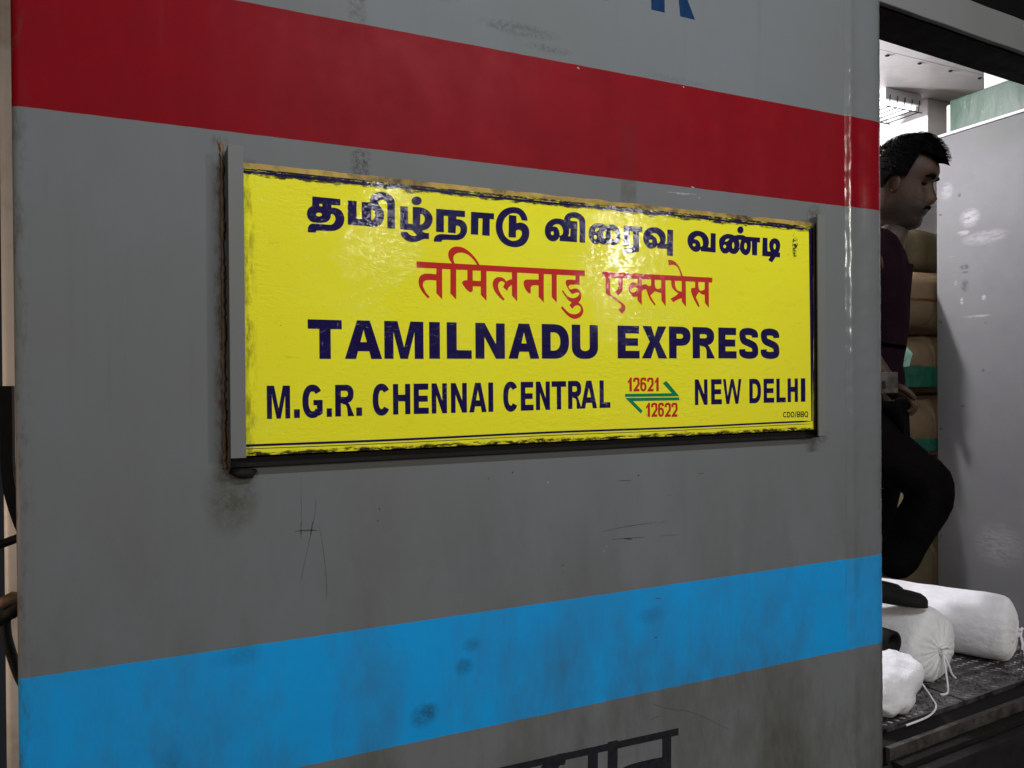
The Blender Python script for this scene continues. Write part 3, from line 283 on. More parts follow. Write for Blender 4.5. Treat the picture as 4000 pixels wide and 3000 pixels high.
 'english': "2553,13876 2553,14386 2550,14388 2361,14389 2361,14548 2939,14548 2939,14389 2750,14388 2747,14386 2747,13876;2991,13878 2990,13880 2995,13898 3205,14551 3209,14553 3431,14553 3442,14524 3648,13879 3455,13878 3453,13880 3419,14011 3417,14013 3222,14013 3219,14011 3185,13880 3183,13878;3690,13883 3690,14555 3930,14556 3933,14554 4052,14087 4172,14555 4415,14555 4415,13883 4248,13883 4247,14365 4122,13883 3981,13883 3857,14365 3855,13883;4524,13888 4524,14555 4526,14557 4728,14557 4730,14555 4730,13889 4728,13887;4863,13889 4863,14558 4865,14560 5055,14560 5057,14558 5058,14050 5354,14048 5354,13891 5352,13889;5430,13892 5430,14564 5618,14564 5847,14168 5850,14165 5852,14564 6032,14564 6032,13892 5847,13892 5639,14260 5612,14305 5610,13892;6110,13896 6109,13901 6324,14570 6549,14570 6765,13897 6572,13896 6570,13898 6536,14029 6534,14031 6341,14031 6336,14023 6307,13909 6302,13896;7745,13898 7713,13901 7673,13908 7635,13920 7602,13935 7572,13955 7546,13978 7525,14003 7506,14038 7497,14062 7489,14098 7486,14141 7487,14579 7680,14579 7681,14141 7684,14117 7692,14099 7698,14090 7719,14072 7731,14066 7760,14058 7803,14056 7838,14063 7865,14077 7874,14084 7885,14098 7892,14114 7896,14129 7896,14579 8090,14579 8090,14129 8089,14125 8089,14102 8083,14071 8074,14044 8065,14024 8051,14002 8035,13982 8010,13959 7977,13937 7946,13922 7904,13908 7863,13901 7830,13898;6821,13900 6821,14575 7095,14575 7100,14574 7151,14572 7196,14565 7239,14551 7280,14532 7313,14509 7353,14469 7372,14444 7391,14410 7409,14360 7418,14320 7423,14276 7423,14198 7418,14155 7408,14108 7391,14065 7372,14030 7347,13998 7313,13966 7280,13943 7239,13923 7194,13910 7151,13902 7098,13901 7094,13899;8555,13913 8555,14585 9077,14585 9077,14426 8751,14426 8749,14423 8749,14332 8751,14329 9050,14329 9050,14173 8751,14172 8749,14170 8749,14074 8751,14071 9087,14071 9087,13913;9146,13916 9145,13919 9342,14263 9164,14588 9377,14588 9453,14393 9462,14371 9464,14370 9549,14588 9762,14588 9752,14567 9584,14263 9782,13916 9559,13916 9464,14156 9462,14155 9368,13916;9830,13919 9830,14593 10139,14593 10143,14592 10179,14592 10221,14586 10256,14577 10280,14568 10302,14556 10328,14537 10353,14511 10364,14495 10378,14468 10385,14441 10390,14410 10390,14371 10385,14338 10376,14309 10366,14288 10352,14268 10326,14243 10304,14226 10266,14208 10220,14195 10160,14189 10025,14188 10023,13919;11976,13919 11915,13925 11847,13938 11816,13949 11789,13961 11766,13976 11743,13999 11728,14026 11721,14048 11718,14068 11718,14125 11720,14127 11729,14128 11891,14137 11893,14135 11891,14095 11882,14096 11891,14086 11892,14093 11927,14085 11958,14080 12023,14079 12054,14082 12087,14088 12089,14078 12099,14089 12099,14090 12098,14091 12089,14089 12088,14090 12088,14110 12085,14132 12082,14144 12077,14152 12047,14166 11973,14190 11945,14202 11855,14229 11826,14243 11799,14261 11776,14284 11758,14309 11743,14341 11733,14375 11727,14413 11724,14444 11724,14462 11727,14485 11730,14498 11739,14519 11751,14537 11771,14557 11790,14571 11813,14581 11858,14595 11927,14605 11987,14608 11991,14607 12036,14605 12077,14599 12129,14587 12167,14574 12194,14560 12215,14545 12234,14524 12248,14500 12256,14476 12259,14455 12257,14401 12257,14399 12249,14397 12089,14391 12084,14390 12082,14392 12084,14431 12093,14429 12084,14442 12085,14437 12083,14432 12054,14440 12017,14447 11967,14448 11933,14445 11904,14440 11900,14438 11900,14431 11904,14410 11910,14390 11918,14379 11946,14369 12014,14349 12131,14307 12180,14281 12203,14263 12219,14245 12233,14225 12248,14194 12257,14161 12260,14141 12263,14107 12263,14063 12256,14027 12245,14005 12233,13988 12216,13971 12192,13955 12152,13938 12104,13928 12044,13920;12596,13919 12557,13922 12524,13926 12471,13937 12426,13952 12407,13961 12385,13975 12362,13998 12346,14024 12339,14047 12336,14065 12334,14108 12336,14125 12338,14127 12507,14137 12509,14137 12511,14128 12509,14095 12500,14096 12509,14085 12510,14093 12546,14085 12576,14080 12642,14079 12684,14083 12705,14088 12710,14087 12711,14081 12720,14089 12720,14090 12719,14091 12711,14090 12709,14117 12704,14141 12700,14150 12695,14154 12659,14169 12576,14197 12477,14228 12450,14240 12417,14261 12393,14285 12373,14314 12360,14344 12349,14380 12342,14434 12342,14468 12345,14488 12354,14513 12364,14531 12389,14557 12408,14571 12431,14581 12476,14595 12546,14605 12606,14608 12611,14607 12641,14607 12689,14601 12744,14589 12773,14580 12815,14560 12835,14546 12855,14524 12866,14506 12877,14477 12880,14459 12881,14440 12880,14405 12876,14399 12707,14390 12705,14392 12705,14420 12706,14429 12707,14431 12714,14429 12707,14439 12705,14432 12675,14440 12648,14445 12620,14448 12587,14448 12531,14442 12518,14439 12517,14437 12522,14407 12531,14384 12536,14379 12555,14372 12633,14349 12744,14310 12783,14292 12821,14266 12850,14233 12868,14198 12875,14176 12881,14146 12884,14120 12886,14075 12881,14041 12875,14023 12866,14005 12854,13988 12836,13970 12813,13955 12794,13946 12767,13937 12716,13926 12663,13920;10446,13922 10446,14596 10787,14596 10791,14595 10820,14595 10853,14590 10890,14581 10926,14566 10943,14557 10965,14541 10985,14521 10999,14503 11014,14473 11021,14446 11024,14422 11024,14380 11020,14348 11012,14324 11002,14303 10986,14282 10965,14261 10952,14250 10938,14241 10911,14228 10886,14219 10852,14210 10876,14191 10912,14143 10982,14026 11041,13922 10820,13922 10818,13942 10816,14096 10795,14143 10782,14159 10766,14169 10722,14181 10664,14190 10660,14194 10659,14205 10643,14205 10640,14203 10640,13922;11139,13925 11139,14599 11633,14599 11633,14440 11336,14439 11333,14437 11334,14342 11607,14341 11607,14186 11334,14185 11333,14087 11336,14085 11643,14084 11643,13925;7015,14060 7091,14059 7124,14064 7146,14072 7171,14087 7192,14108 7205,14128 7217,14155 7222,14171 7228,14209 7228,14267 7222,14305 7216,14324 7205,14347 7193,14365 7179,14381 7164,14392 7146,14403 7130,14409 7091,14415 7017,14415 7015,14413;3262,14174 3376,14174 3320,14388 3318,14387 3312,14365;6381,14191 6491,14190 6493,14192 6437,14405;10024,14341 10131,14340 10163,14346 10183,14359 10192,14372 10195,14384 10195,14398 10192,14410 10186,14419 10173,14430 10148,14439 10139,14441 10025,14440;10641,14357 10766,14356 10794,14361 10809,14367 10824,14381 10830,14393 10829,14410 10825,14420 10814,14431 10799,14439 10787,14442 10754,14445 10643,14445 10640,14443;11886,14437 11900,14440 11898,14452;12504,14437 12517,14440 12516,14451",
 'route': "2424,12867 2409,12869 2388,12873 2364,12884 2346,12896 2321,12921 2302,12949 2292,12970 2275,13018 2266,13064 2262,13109 2262,13198 2268,13252 2278,13300 2290,13333 2304,13360 2319,13383 2340,13405 2358,13419 2375,13428 2406,13437 2445,13438 2475,13432 2493,13425 2508,13416 2525,13402 2546,13378 2555,13364 2572,13330 2570,13326 2483,13276 2464,13307 2454,13315 2444,13320 2418,13320 2412,13318 2403,13313 2391,13298 2380,13277 2374,13259 2366,13222 2363,13193 2363,13114 2368,13075 2376,13042 2388,13013 2400,12997 2408,12990 2423,12985 2439,12985 2456,12992 2468,13004 2481,13029 2484,13029 2501,13020 2503,13021 2503,13082 2501,13085 2445,13085 2445,13175 2600,13175 2600,12949 2599,12946 2540,12902 2532,12911 2511,12893 2495,12882 2481,12876 2451,12869;1683,12874 1683,13426 1800,13426 1871,13043 1873,13045 1878,13070 1943,13426 2058,13426 2058,12874 1982,12873 1980,12875 1979,13268 1905,12874 1838,12874 1764,13265 1763,12875 1761,12873;2121,12877 2121,13024 2217,13024 2217,12877;3614,12878 3581,12887 3561,12897 3546,12909 3523,12935 3502,12973 3487,13015 3478,13057 3472,13109 3471,13178 3475,13244 3486,13301 3499,13342 3519,13379 3534,13399 3549,13414 3570,13429 3582,13435 3608,13443 3635,13444 3659,13441 3678,13435 3708,13417 3730,13396 3745,13375 3760,13346 3764,13333 3674,13284 3672,13285 3659,13311 3647,13322 3639,13326 3623,13326 3617,13324 3604,13313 3600,13307 3591,13289 3585,13271 3578,13244 3574,13208 3574,13181 3572,13177 3574,13112 3578,13078 3585,13049 3598,13016 3607,13004 3618,12996 3632,12994 3642,12996 3649,13000 3661,13013 3670,13034 3674,13038 3755,12994 3763,12989 3764,12986 3752,12959 3742,12941 3725,12920 3704,12901 3677,12885 3663,12881 3645,12878;2667,12881 2667,13028 2756,13028 2756,12881;2814,12883 2814,13430 3011,13431 3033,13428 3057,13420 3074,13411 3092,13396 3110,13373 3121,13352 3128,13330 3133,13301 3133,13243 3127,13208 3121,13192 3107,13166 3089,13145 3074,13133 3057,13124 3042,13119 3039,13115 3052,13102 3071,13063 3143,12883 3032,12883 3019,13024 3010,13055 3004,13069 2996,13080 2984,13087 2933,13102 2931,13113 2915,13113 2912,13111 2912,12883;3179,12884 3179,13031 3281,13031 3281,12884;6141,12885 6128,12887 6108,12891 6086,12902 6076,12908 6051,12932 6039,12949 6024,12976 6007,13021 5995,13081 5991,13130 5991,13216 5997,13276 6007,13325 6024,13370 6042,13402 6054,13417 6068,13431 6089,13446 6114,13456 6128,13459 6144,13460 6165,13459 6182,13456 6212,13443 6223,13435 6245,13412 6260,13391 6269,13375 6280,13348 6276,13344 6189,13299 6186,13303 6179,13319 6168,13335 6155,13342 6141,13343 6132,13339 6123,13330 6115,13318 6106,13295 6100,13273 6092,13213 6092,13133 6094,13114 6098,13082 6105,13055 6117,13025 6124,13015 6135,13005 6141,13003 6155,13003 6166,13009 6175,13019 6186,13043 6189,13047 6270,13005 6278,13000 6280,12997 6266,12965 6248,12937 6238,12925 6223,12911 6204,12899 6182,12890 6167,12887;3839,12890 3839,13435 3935,13435 3936,13242 4059,13242 4062,13244 4062,13435 4158,13435 4158,12890 4062,12890 4061,13123 3938,13124 3935,13121 3935,12890;4223,12890 4223,13438 4500,13438 4500,13327 4320,13325 4320,13220 4487,13219 4487,13112 4485,13110 4320,13110 4319,13004 4322,13002 4506,13001 4506,12890;4562,12890 4562,13439 4653,13440 4657,13438 4766,13115 4767,13438 4769,13440 4857,13439 4857,12890 4766,12890 4652,13229 4651,12892 4649,12890;4935,12892 4935,13442 5028,13442 5157,13115 5158,13441 5160,13443 5249,13442 5249,12892 5156,12892 5025,13230 5024,12893 5022,12891;5297,12892 5415,13444 5528,13444 5646,12892 5549,12892 5529,13002 5415,13002 5413,13001 5411,12992 5394,12892;5684,12893 5683,13444 5685,13446 5781,13446 5783,13444 5783,12895 5781,12893;6359,12899 6359,13453 6626,13453 6626,13342 6456,13340 6456,13232 6612,13231 6613,13124 6611,13122 6456,13122 6455,13013 6458,13011 6632,13010 6632,12899;6684,12902 6684,13456 6776,13456 6779,13454 6897,13127 6898,13454 6900,13456 6989,13456 6989,12902 6896,12902 6774,13243 6773,12904 6771,12902;7142,12905 7141,13346 7139,13349 7029,13349 7029,13459 7350,13459 7350,13349 7241,13349 7238,13346 7238,12905;7395,12908 7395,13462 7586,13462 7611,13456 7640,13441 7654,13429 7672,13405 7681,13387 7688,13364 7693,13337 7694,13283 7688,13240 7682,13220 7675,13204 7658,13180 7638,13161 7620,13151 7605,13146 7605,13144 7618,13129 7631,13100 7687,12950 7690,12943 7692,12942 7813,13463 7817,13465 7928,13465 8057,12910 7959,12910 7938,13020 7806,13020 7803,13016 7782,12910 7706,12909 7701,12908 7592,12908 7590,12931 7587,13051 7573,13096 7567,13105 7557,13113 7535,13122 7508,13128 7506,13130 7505,13140 7494,13140 7492,13138 7491,12908;8120,12913 8119,13466 8121,13468 8214,13468 8216,13466 8216,13027 8219,13024 8370,13024 8371,12914 8369,12912;10497,12922 10497,13471 10592,13471 10743,13146 10744,13469 10746,13471 10835,13471 10835,12922 10743,12922 10589,13260 10588,12923 10586,12921;10934,12925 10934,13472 11220,13472 11220,13361 11032,13360 11033,13254 11205,13253 11206,13147 11204,13145 11033,13144 11032,13037 11034,13035 11226,13034 11226,12925;11351,12926 11271,13411 11262,13466 11262,13472 11334,13473 11336,13471 11387,13093 11481,13472 11553,13472 11648,13093 11650,13100 11698,13471 11700,13473 11772,13472 11773,13466 11765,13420 11684,12926 11604,12926 11517,13306 11430,12926;12000,12929 12000,13474 12149,13474 12185,13471 12210,13465 12236,13453 12256,13439 12274,13421 12288,13402 12307,13370 12319,13339 12328,13304 12335,13241 12334,13139 12326,13091 12320,13069 12308,13036 12293,13007 12277,12985 12253,12961 12237,12950 12212,12938 12182,12930 12162,12929;12414,12931 12414,13474 12717,13474 12717,13363 12511,13361 12512,13259 12702,13258 12703,13151 12701,13149 12512,13149 12511,13045 12513,13042 12723,13042 12723,12931;12791,12932 12790,13472 12792,13474 12887,13474 12889,13472 12889,13045 13068,13043 13069,12934 13067,12932;13128,12934 13128,13474 13226,13474 13227,13284 13341,13284 13344,13286 13344,13474 13440,13474 13440,12934 13344,12934 13343,13166 13229,13167 13226,13165 13226,12934;13532,12935 13531,13474 13533,13476 13667,13476 13669,13474 13669,12937 13667,12935;12097,13042 12159,13041 12171,13044 12186,13052 12204,13067 12217,13087 12230,13123 12234,13138 12238,13174 12238,13228 12235,13256 12229,13285 12215,13318 12198,13341 12185,13351 12173,13357 12161,13361 12149,13362 12099,13362 12097,13360;5434,13115 5507,13114 5509,13117 5472,13308 5470,13306 5467,13291 5434,13120;7825,13133 7914,13132 7917,13135 7871,13330;2913,13220 2996,13219 3017,13228 3029,13241 3036,13259 3036,13285 3032,13297 3026,13308 3014,13318 2996,13325 2913,13324;7492,13247 7559,13246 7572,13250 7583,13258 7588,13264 7594,13277 7597,13306 7591,13334 7586,13342 7577,13351 7565,13356 7492,13355",
 'numbers': "9882,12685 9882,12692 9895,12730 9904,12734 9942,12786 9980,12830 9991,12845 9993,12851 9984,12887 9984,12904 9989,12928 9966,12933 9948,12933 9935,12930 9929,12925 9930,12889 9884,12887 9882,12889 9880,12898 9880,12935 9883,12946 9893,12961 9901,12968 9909,12973 9932,12981 9941,12982 9972,12982 10004,12975 10025,12963 10033,12953 10037,12943 10039,12926 10033,12895 10042,12862 10042,12842 10039,12830 10024,12805 9986,12760 9970,12737 10032,12736 10032,12685;9710,12689 9709,12695 9725,12736 9731,12738 9770,12790 9807,12834 9819,12853 9819,12862 9810,12896 9814,12931 9795,12936 9774,12936 9765,12934 9757,12929 9759,12893 9752,12891 9711,12891 9709,12893 9708,12907 9708,12937 9711,12949 9719,12963 9730,12973 9743,12979 9758,12984 9789,12987 9812,12984 9836,12976 9851,12967 9859,12958 9865,12944 9865,12925 9860,12905 9860,12895 9868,12869 9869,12859 9868,12844 9862,12826 9854,12814 9813,12765 9797,12742 9860,12740 9860,12689;9608,12693 9596,12695 9582,12699 9569,12708 9555,12724 9544,12746 9540,12770 9540,12796 9538,12800 9538,12853 9540,12857 9541,12929 9544,12946 9552,12964 9561,12975 9567,12979 9576,12984 9594,12988 9644,12990 9665,12984 9680,12970 9685,12961 9688,12947 9687,12917 9641,12915 9639,12917 9638,12941 9599,12939 9594,12937 9592,12931 9589,12887 9591,12886 9615,12889 9638,12886 9657,12876 9667,12866 9680,12844 9685,12829 9688,12811 9688,12772 9685,12754 9679,12736 9668,12718 9660,12710 9653,12704 9636,12696;9371,12698 9370,12706 9384,12743 9392,12749 9429,12799 9470,12848 9476,12859 9477,12869 9468,12904 9469,12920 9474,12938 9449,12944 9438,12944 9419,12939 9419,12901 9408,12899 9372,12899 9370,12901 9367,12928 9370,12955 9377,12967 9387,12977 9401,12985 9414,12990 9432,12993 9456,12993 9489,12985 9506,12976 9516,12966 9521,12958 9523,12950 9523,12931 9518,12913 9518,12902 9526,12877 9527,12859 9524,12844 9515,12826 9497,12801 9473,12774 9457,12751 9518,12749 9518,12698;9281,12703 9280,12899 9278,12900 9274,12898 9245,12872 9239,12868 9238,12914 9241,12919 9255,12928 9264,12939 9278,12961 9297,12995 9335,12996 9337,12994 9337,12704 9335,12702;9613,12739 9624,12741 9632,12749 9638,12764 9641,12790 9640,12809 9635,12827 9626,12840 9615,12845 9606,12843 9597,12836 9589,12820 9586,12800 9587,12770 9592,12754 9603,12742;9501,13228 9500,13423 9498,13424 9458,13392 9457,13438 9459,13441 9478,13454 9485,13463 9499,13483 9519,13519 9557,13519 9559,13517 9559,13229 9557,13227;9273,13229 9273,13237 9286,13273 9297,13280 9339,13335 9371,13370 9383,13387 9385,13393 9376,13426 9376,13444 9380,13465 9359,13470 9339,13470 9324,13467 9320,13463 9321,13429 9315,13427 9275,13427 9273,13427 9271,13435 9270,13456 9271,13474 9274,13484 9279,13494 9290,13504 9306,13513 9321,13518 9332,13519 9366,13519 9398,13512 9416,13501 9428,13486 9431,13468 9425,13433 9434,13400 9434,13385 9431,13372 9416,13346 9377,13303 9362,13282 9425,13280 9425,13229;9162,13232 9144,13236 9123,13250 9111,13267 9103,13285 9099,13310 9099,13346 9097,13351 9099,13432 9102,13466 9105,13481 9109,13492 9119,13504 9134,13515 9150,13519 9164,13521 9186,13521 9191,13522 9209,13521 9230,13513 9237,13507 9244,13499 9250,13478 9249,13451 9239,13449 9203,13448 9201,13450 9200,13471 9156,13470 9153,13466 9149,13448 9149,13421 9152,13419 9161,13422 9188,13422 9197,13420 9212,13414 9229,13400 9244,13375 9248,13358 9250,13346 9250,13307 9242,13276 9233,13259 9219,13245 9201,13235 9195,13233 9186,13232;8927,13234 8926,13241 8940,13277 8949,13284 8996,13344 9026,13377 9036,13393 9035,13402 9028,13423 9027,13435 9031,13463 9029,13468 9014,13472 8988,13472 8976,13468 8974,13465 8975,13432 8969,13430 8928,13430 8926,13432 8925,13441 8925,13475 8928,13487 8934,13498 8942,13506 8961,13516 8973,13519 8994,13522 9009,13522 9032,13519 9051,13513 9066,13504 9075,13495 9080,13486 9082,13478 9082,13462 9077,13444 9077,13433 9085,13408 9086,13396 9085,13384 9082,13373 9070,13352 9027,13303 9016,13286 9077,13285 9077,13234;8834,13237 8833,13427 8831,13428 8827,13426 8793,13399 8793,13444 8816,13464 8828,13481 8851,13522 8889,13522 8891,13520 8891,13238 8889,13236;9167,13277 9179,13276 9190,13282 9197,13292 9202,13309 9204,13333 9200,13354 9192,13370 9180,13377 9167,13377 9159,13372 9153,13364 9146,13345 9146,13309 9148,13301 9155,13287 9163,13279",
 'code': "13740,12566 13725,12582 13700,12575 13680,12576 13667,12581 13650,12596 13642,12611 13639,12625 13639,12661 13644,12677 13650,12689 13667,12705 13679,12709 13691,12711 13710,12709 13727,12701 13741,12686 13747,12673 13750,12658 13750,12628 13745,12608 13737,12592 13752,12575 13743,12566;13523,12578 13523,12710 13587,12711 13601,12708 13610,12703 13621,12691 13624,12680 13624,12662 13621,12653 13611,12641 13621,12631 13624,12622 13624,12605 13619,12593 13607,12582 13592,12578;13406,12580 13406,12710 13473,12711 13485,12708 13496,12701 13504,12692 13507,12682 13507,12662 13502,12652 13494,12643 13504,12632 13507,12623 13507,12605 13502,12594 13490,12584 13475,12579;13341,12581 13374,12712 13391,12712 13360,12584 13356,12581;13259,12582 13245,12587 13234,12595 13222,12613 13218,12631 13218,12662 13219,12671 13227,12689 13233,12697 13242,12705 13251,12709 13268,12712 13287,12711 13296,12708 13305,12702 13316,12691 13322,12679 13327,12658 13327,12635 13325,12625 13318,12605 13304,12590 13284,12582;13103,12584 13103,12712 13157,12712 13176,12706 13184,12700 13195,12688 13202,12665 13204,12653 13202,12631 13199,12617 13193,12605 13179,12591 13160,12584;13029,12585 13019,12588 13011,12593 13001,12603 12994,12614 12990,12631 12988,12644 12990,12667 12997,12689 13012,12706 13029,12712 13049,12712 13059,12709 13067,12704 13076,12696 13079,12689 13062,12678 13053,12687 13044,12690 13032,12690 13020,12684 13012,12671 13010,12664 13009,12644 13011,12632 13016,12620 13028,12609 13035,12607 13050,12609 13062,12620 13072,12614 13079,12607 13069,12595 13055,12587 13047,12585;13684,12599 13703,12598 13712,12602 13723,12613 13729,12629 13729,12655 13726,12667 13722,12673 13713,12683 13704,12687 13686,12687 13677,12684 13671,12680 13666,12673 13660,12658 13660,12629 13662,12622 13670,12607;13543,12601 13586,12600 13593,12602 13601,12607 13603,12617 13598,12622 13589,12626 13545,12627 13543,12625;13426,12602 13467,12601 13475,12603 13482,12606 13486,12610 13486,12619 13476,12625 13469,12627 13428,12627 13426,12625;13262,12605 13280,12604 13289,12608 13299,12618 13304,12629 13306,12655 13303,12668 13295,12681 13281,12688 13263,12689 13253,12684 13245,12676 13239,12661 13238,12635 13242,12623 13250,12612;13123,12607 13152,12606 13160,12608 13166,12611 13176,12620 13180,12628 13183,12644 13180,12667 13171,12680 13158,12688 13148,12690 13123,12689;13426,12656 13458,12655 13476,12659 13486,12667 13486,12679 13479,12685 13472,12689 13463,12690 13427,12690;13543,12656 13586,12655 13592,12657 13601,12664 13603,12668 13603,12677 13598,12684 13586,12689 13544,12688",
 'arrows': "9107,12776 8742,13097 8736,13103 8736,13105 8970,13104 8975,13102 9153,13102 9158,13101 9336,13101 9341,13099 9519,13099 9524,13098 9704,13098 9708,13096 9887,13096 9891,13095 10070,13095 10083,13093 10085,13091 10085,13034 10083,13032 8918,13036 8918,13033 9151,12832 9149,12825 9112,12779;9989,13118 8729,13125 8727,13127 8727,13186 8729,13188 8978,13188 8982,13186 9890,13185 9891,13187 9884,13194 9669,13394 9668,13396 9672,13399 9752,13447 10084,13120 10084,13118 10082,13118",
 'coach_hindi': "10004,3796 9808,3825 9795,3832 9798,4352 9801,4360 9801,4742 9804,4750 9803,5098 9580,5118 9410,5121 9400,5118 9350,5118 9316,5112 9273,5092 9256,5079 9247,5062 9237,5008 9237,4948 9258,4792 9261,4738 9255,4678 9242,4640 9230,4620 9212,4612 9176,4608 9136,4615 9100,4627 9063,4648 9003,4706 8932,4791 8866,4894 8800,5020 8758,5122 8739,5200 8739,5248 8743,5270 8752,5296 8766,5318 8782,5333 8822,5354 8908,5376 9038,5385 9314,5388 9322,5385 9512,5382 9520,5379 9578,5379 9806,5366 9807,5522 9810,5530 9808,5762 9742,5763 9734,5766 9604,5766 9596,5769 9470,5769 9460,5772 9334,5772 9326,5775 9200,5775 9190,5778 9062,5778 9052,5781 8926,5781 8918,5784 8792,5784 8782,5787 8683,5786 8679,5740 8679,5578 8676,5570 8667,4900 8664,4892 8664,4732 8661,4724 8649,3884 8644,3879 8632,3879 8432,3894 8416,3898 8415,3902 8415,4100 8418,4108 8418,4334 8421,4342 8421,4568 8424,4576 8424,4804 8427,4814 8427,5038 8430,5048 8430,5272 8433,5282 8433,5506 8436,5516 8439,5788 8434,5793 8384,5793 8374,5796 8203,5798 8202,5702 8199,5692 8199,5506 8196,5498 8196,5308 8193,5300 8193,5114 8190,5104 8190,4916 8187,4906 8187,4720 8184,4712 8184,4526 8181,4516 8181,4328 8178,4318 8178,4132 8175,4124 8175,3938 8172,3898 8168,3894 7946,3912 7941,3916 7947,4558 7950,4568 7948,4684 7884,4622 7849,4597 7802,4573 7748,4555 7669,4539 7606,4536 7538,4546 7462,4573 7369,4618 7294,4663 7251,4694 7198,4737 7158,4778 7124,4818 7084,4876 7015,5012 6967,5146 6898,5404 6879,5504 6867,5630 6873,5750 6880,5770 6892,5793 6928,5825 6884,5829 6754,5829 6746,5832 6619,5832 6610,5835 6484,5835 6476,5838 6349,5838 6340,5841 6212,5841 6202,5844 5942,5847 5932,5850 5806,5850 5798,5853 5668,5853 5659,5856 5534,5856 5524,5859 5264,5862 5254,5865 5126,5865 5116,5868 4990,5868 4982,5871 4856,5871 4846,5874 4720,5874 4712,5877 4582,5877 4574,5880 3643,5898 3639,5902 3643,6020 4546,6006 4556,6003 4724,6003 4732,6000 4898,6000 4906,5997 5074,5997 5084,5994 5248,5994 5258,5991 5426,5991 5434,5988 5602,5988 5612,5985 5776,5985 5786,5982 5954,5982 5962,5979 6128,5979 6136,5976 6304,5976 6314,5973 6478,5973 6488,5970 6656,5970 6664,5967 6832,5967 6842,5964 7006,5964 7016,5961 7184,5961 7192,5958 7222,5958 7232,5967 7358,5967 7366,5964 7438,5964 7448,5955 7534,5955 7544,5952 8062,5946 8072,5943 8414,5940 8422,5937 8438,5938 8440,5969 8468,5970 8476,5967 8680,5964 8685,5960 8685,5938 8690,5934 9290,5925 9298,5922 9466,5922 9476,5919 9644,5919 9652,5916 9818,5916 9826,5913 9994,5913 10004,5910 10168,5910 10238,5906 10238,5755 10048,5757 10044,5752 10020,3800 10016,3795;7542,4888 7604,4887 7658,4896 7708,4912 7766,4936 7828,4972 7858,4995 7908,5044 7955,5108 7964,5804 7570,5811 7562,5814 7450,5813 7436,5756 7414,5725 7396,5721 7330,5741 7308,5728 7290,5710 7264,5672 7223,5588 7171,5492 7152,5428 7152,5390 7164,5318 7177,5266 7198,5206 7252,5102 7305,5030 7358,4977 7389,4952 7462,4909 7508,4894",
 'coach_R': "9648,21346 9648,22844 10284,22845 10294,22842 10356,22842 10434,22830 10500,22811 10566,22781 10606,22757 10644,22725 10689,22674 10711,22640 10741,22574 10757,22514 10763,22460 10763,22358 10756,22304 10738,22238 10714,22184 10686,22140 10648,22095 10610,22064 10560,22033 10506,22009 10429,21986 10479,21939 10540,21844 10636,21664 10795,21346 10402,21346 10361,21730 10330,21814 10309,21854 10280,21884 10242,21902 10168,21923 10062,21943 10060,21974 9996,21975 9992,21970 9991,21346;9993,22216 10248,22215 10299,22222 10318,22228 10354,22248 10380,22275 10402,22312 10411,22340 10418,22382 10418,22438 10411,22478 10390,22528 10373,22552 10348,22574 10320,22589 10264,22602 9994,22601",
 'coach_O': "8394,21313 8362,21315 8274,21337 8196,21373 8135,21412 8075,21464 8013,21536 7965,21608 7929,21676 7890,21778 7865,21872 7853,21952 7847,22084 7850,22094 7850,22144 7865,22250 7887,22334 7932,22450 7968,22520 8013,22587 8072,22654 8098,22677 8138,22712 8206,22754 8284,22787 8358,22806 8428,22810 8496,22806 8572,22787 8658,22748 8720,22708 8764,22671 8838,22590 8884,22522 8902,22490 8932,22430 8965,22340 8987,22258 9002,22166 9008,22054 9002,21958 8993,21898 8965,21782 8932,21692 8908,21644 8887,21604 8838,21531 8795,21482 8722,21414 8634,21361 8586,21340 8508,21318 8454,21312;8420,21542 8430,21540 8470,21547 8506,21562 8531,21578 8586,21633 8626,21694 8662,21778 8686,21862 8699,21932 8708,22052 8705,22136 8686,22258 8662,22342 8626,22426 8598,22473 8546,22532 8494,22565 8460,22577 8434,22581 8398,22578 8368,22568 8318,22540 8262,22482 8235,22438 8205,22378 8178,22298 8156,22196 8147,22096 8147,22024 8156,21926 8178,21824 8208,21736 8256,21650 8279,21620 8314,21585 8362,21556 8398,21544"
}

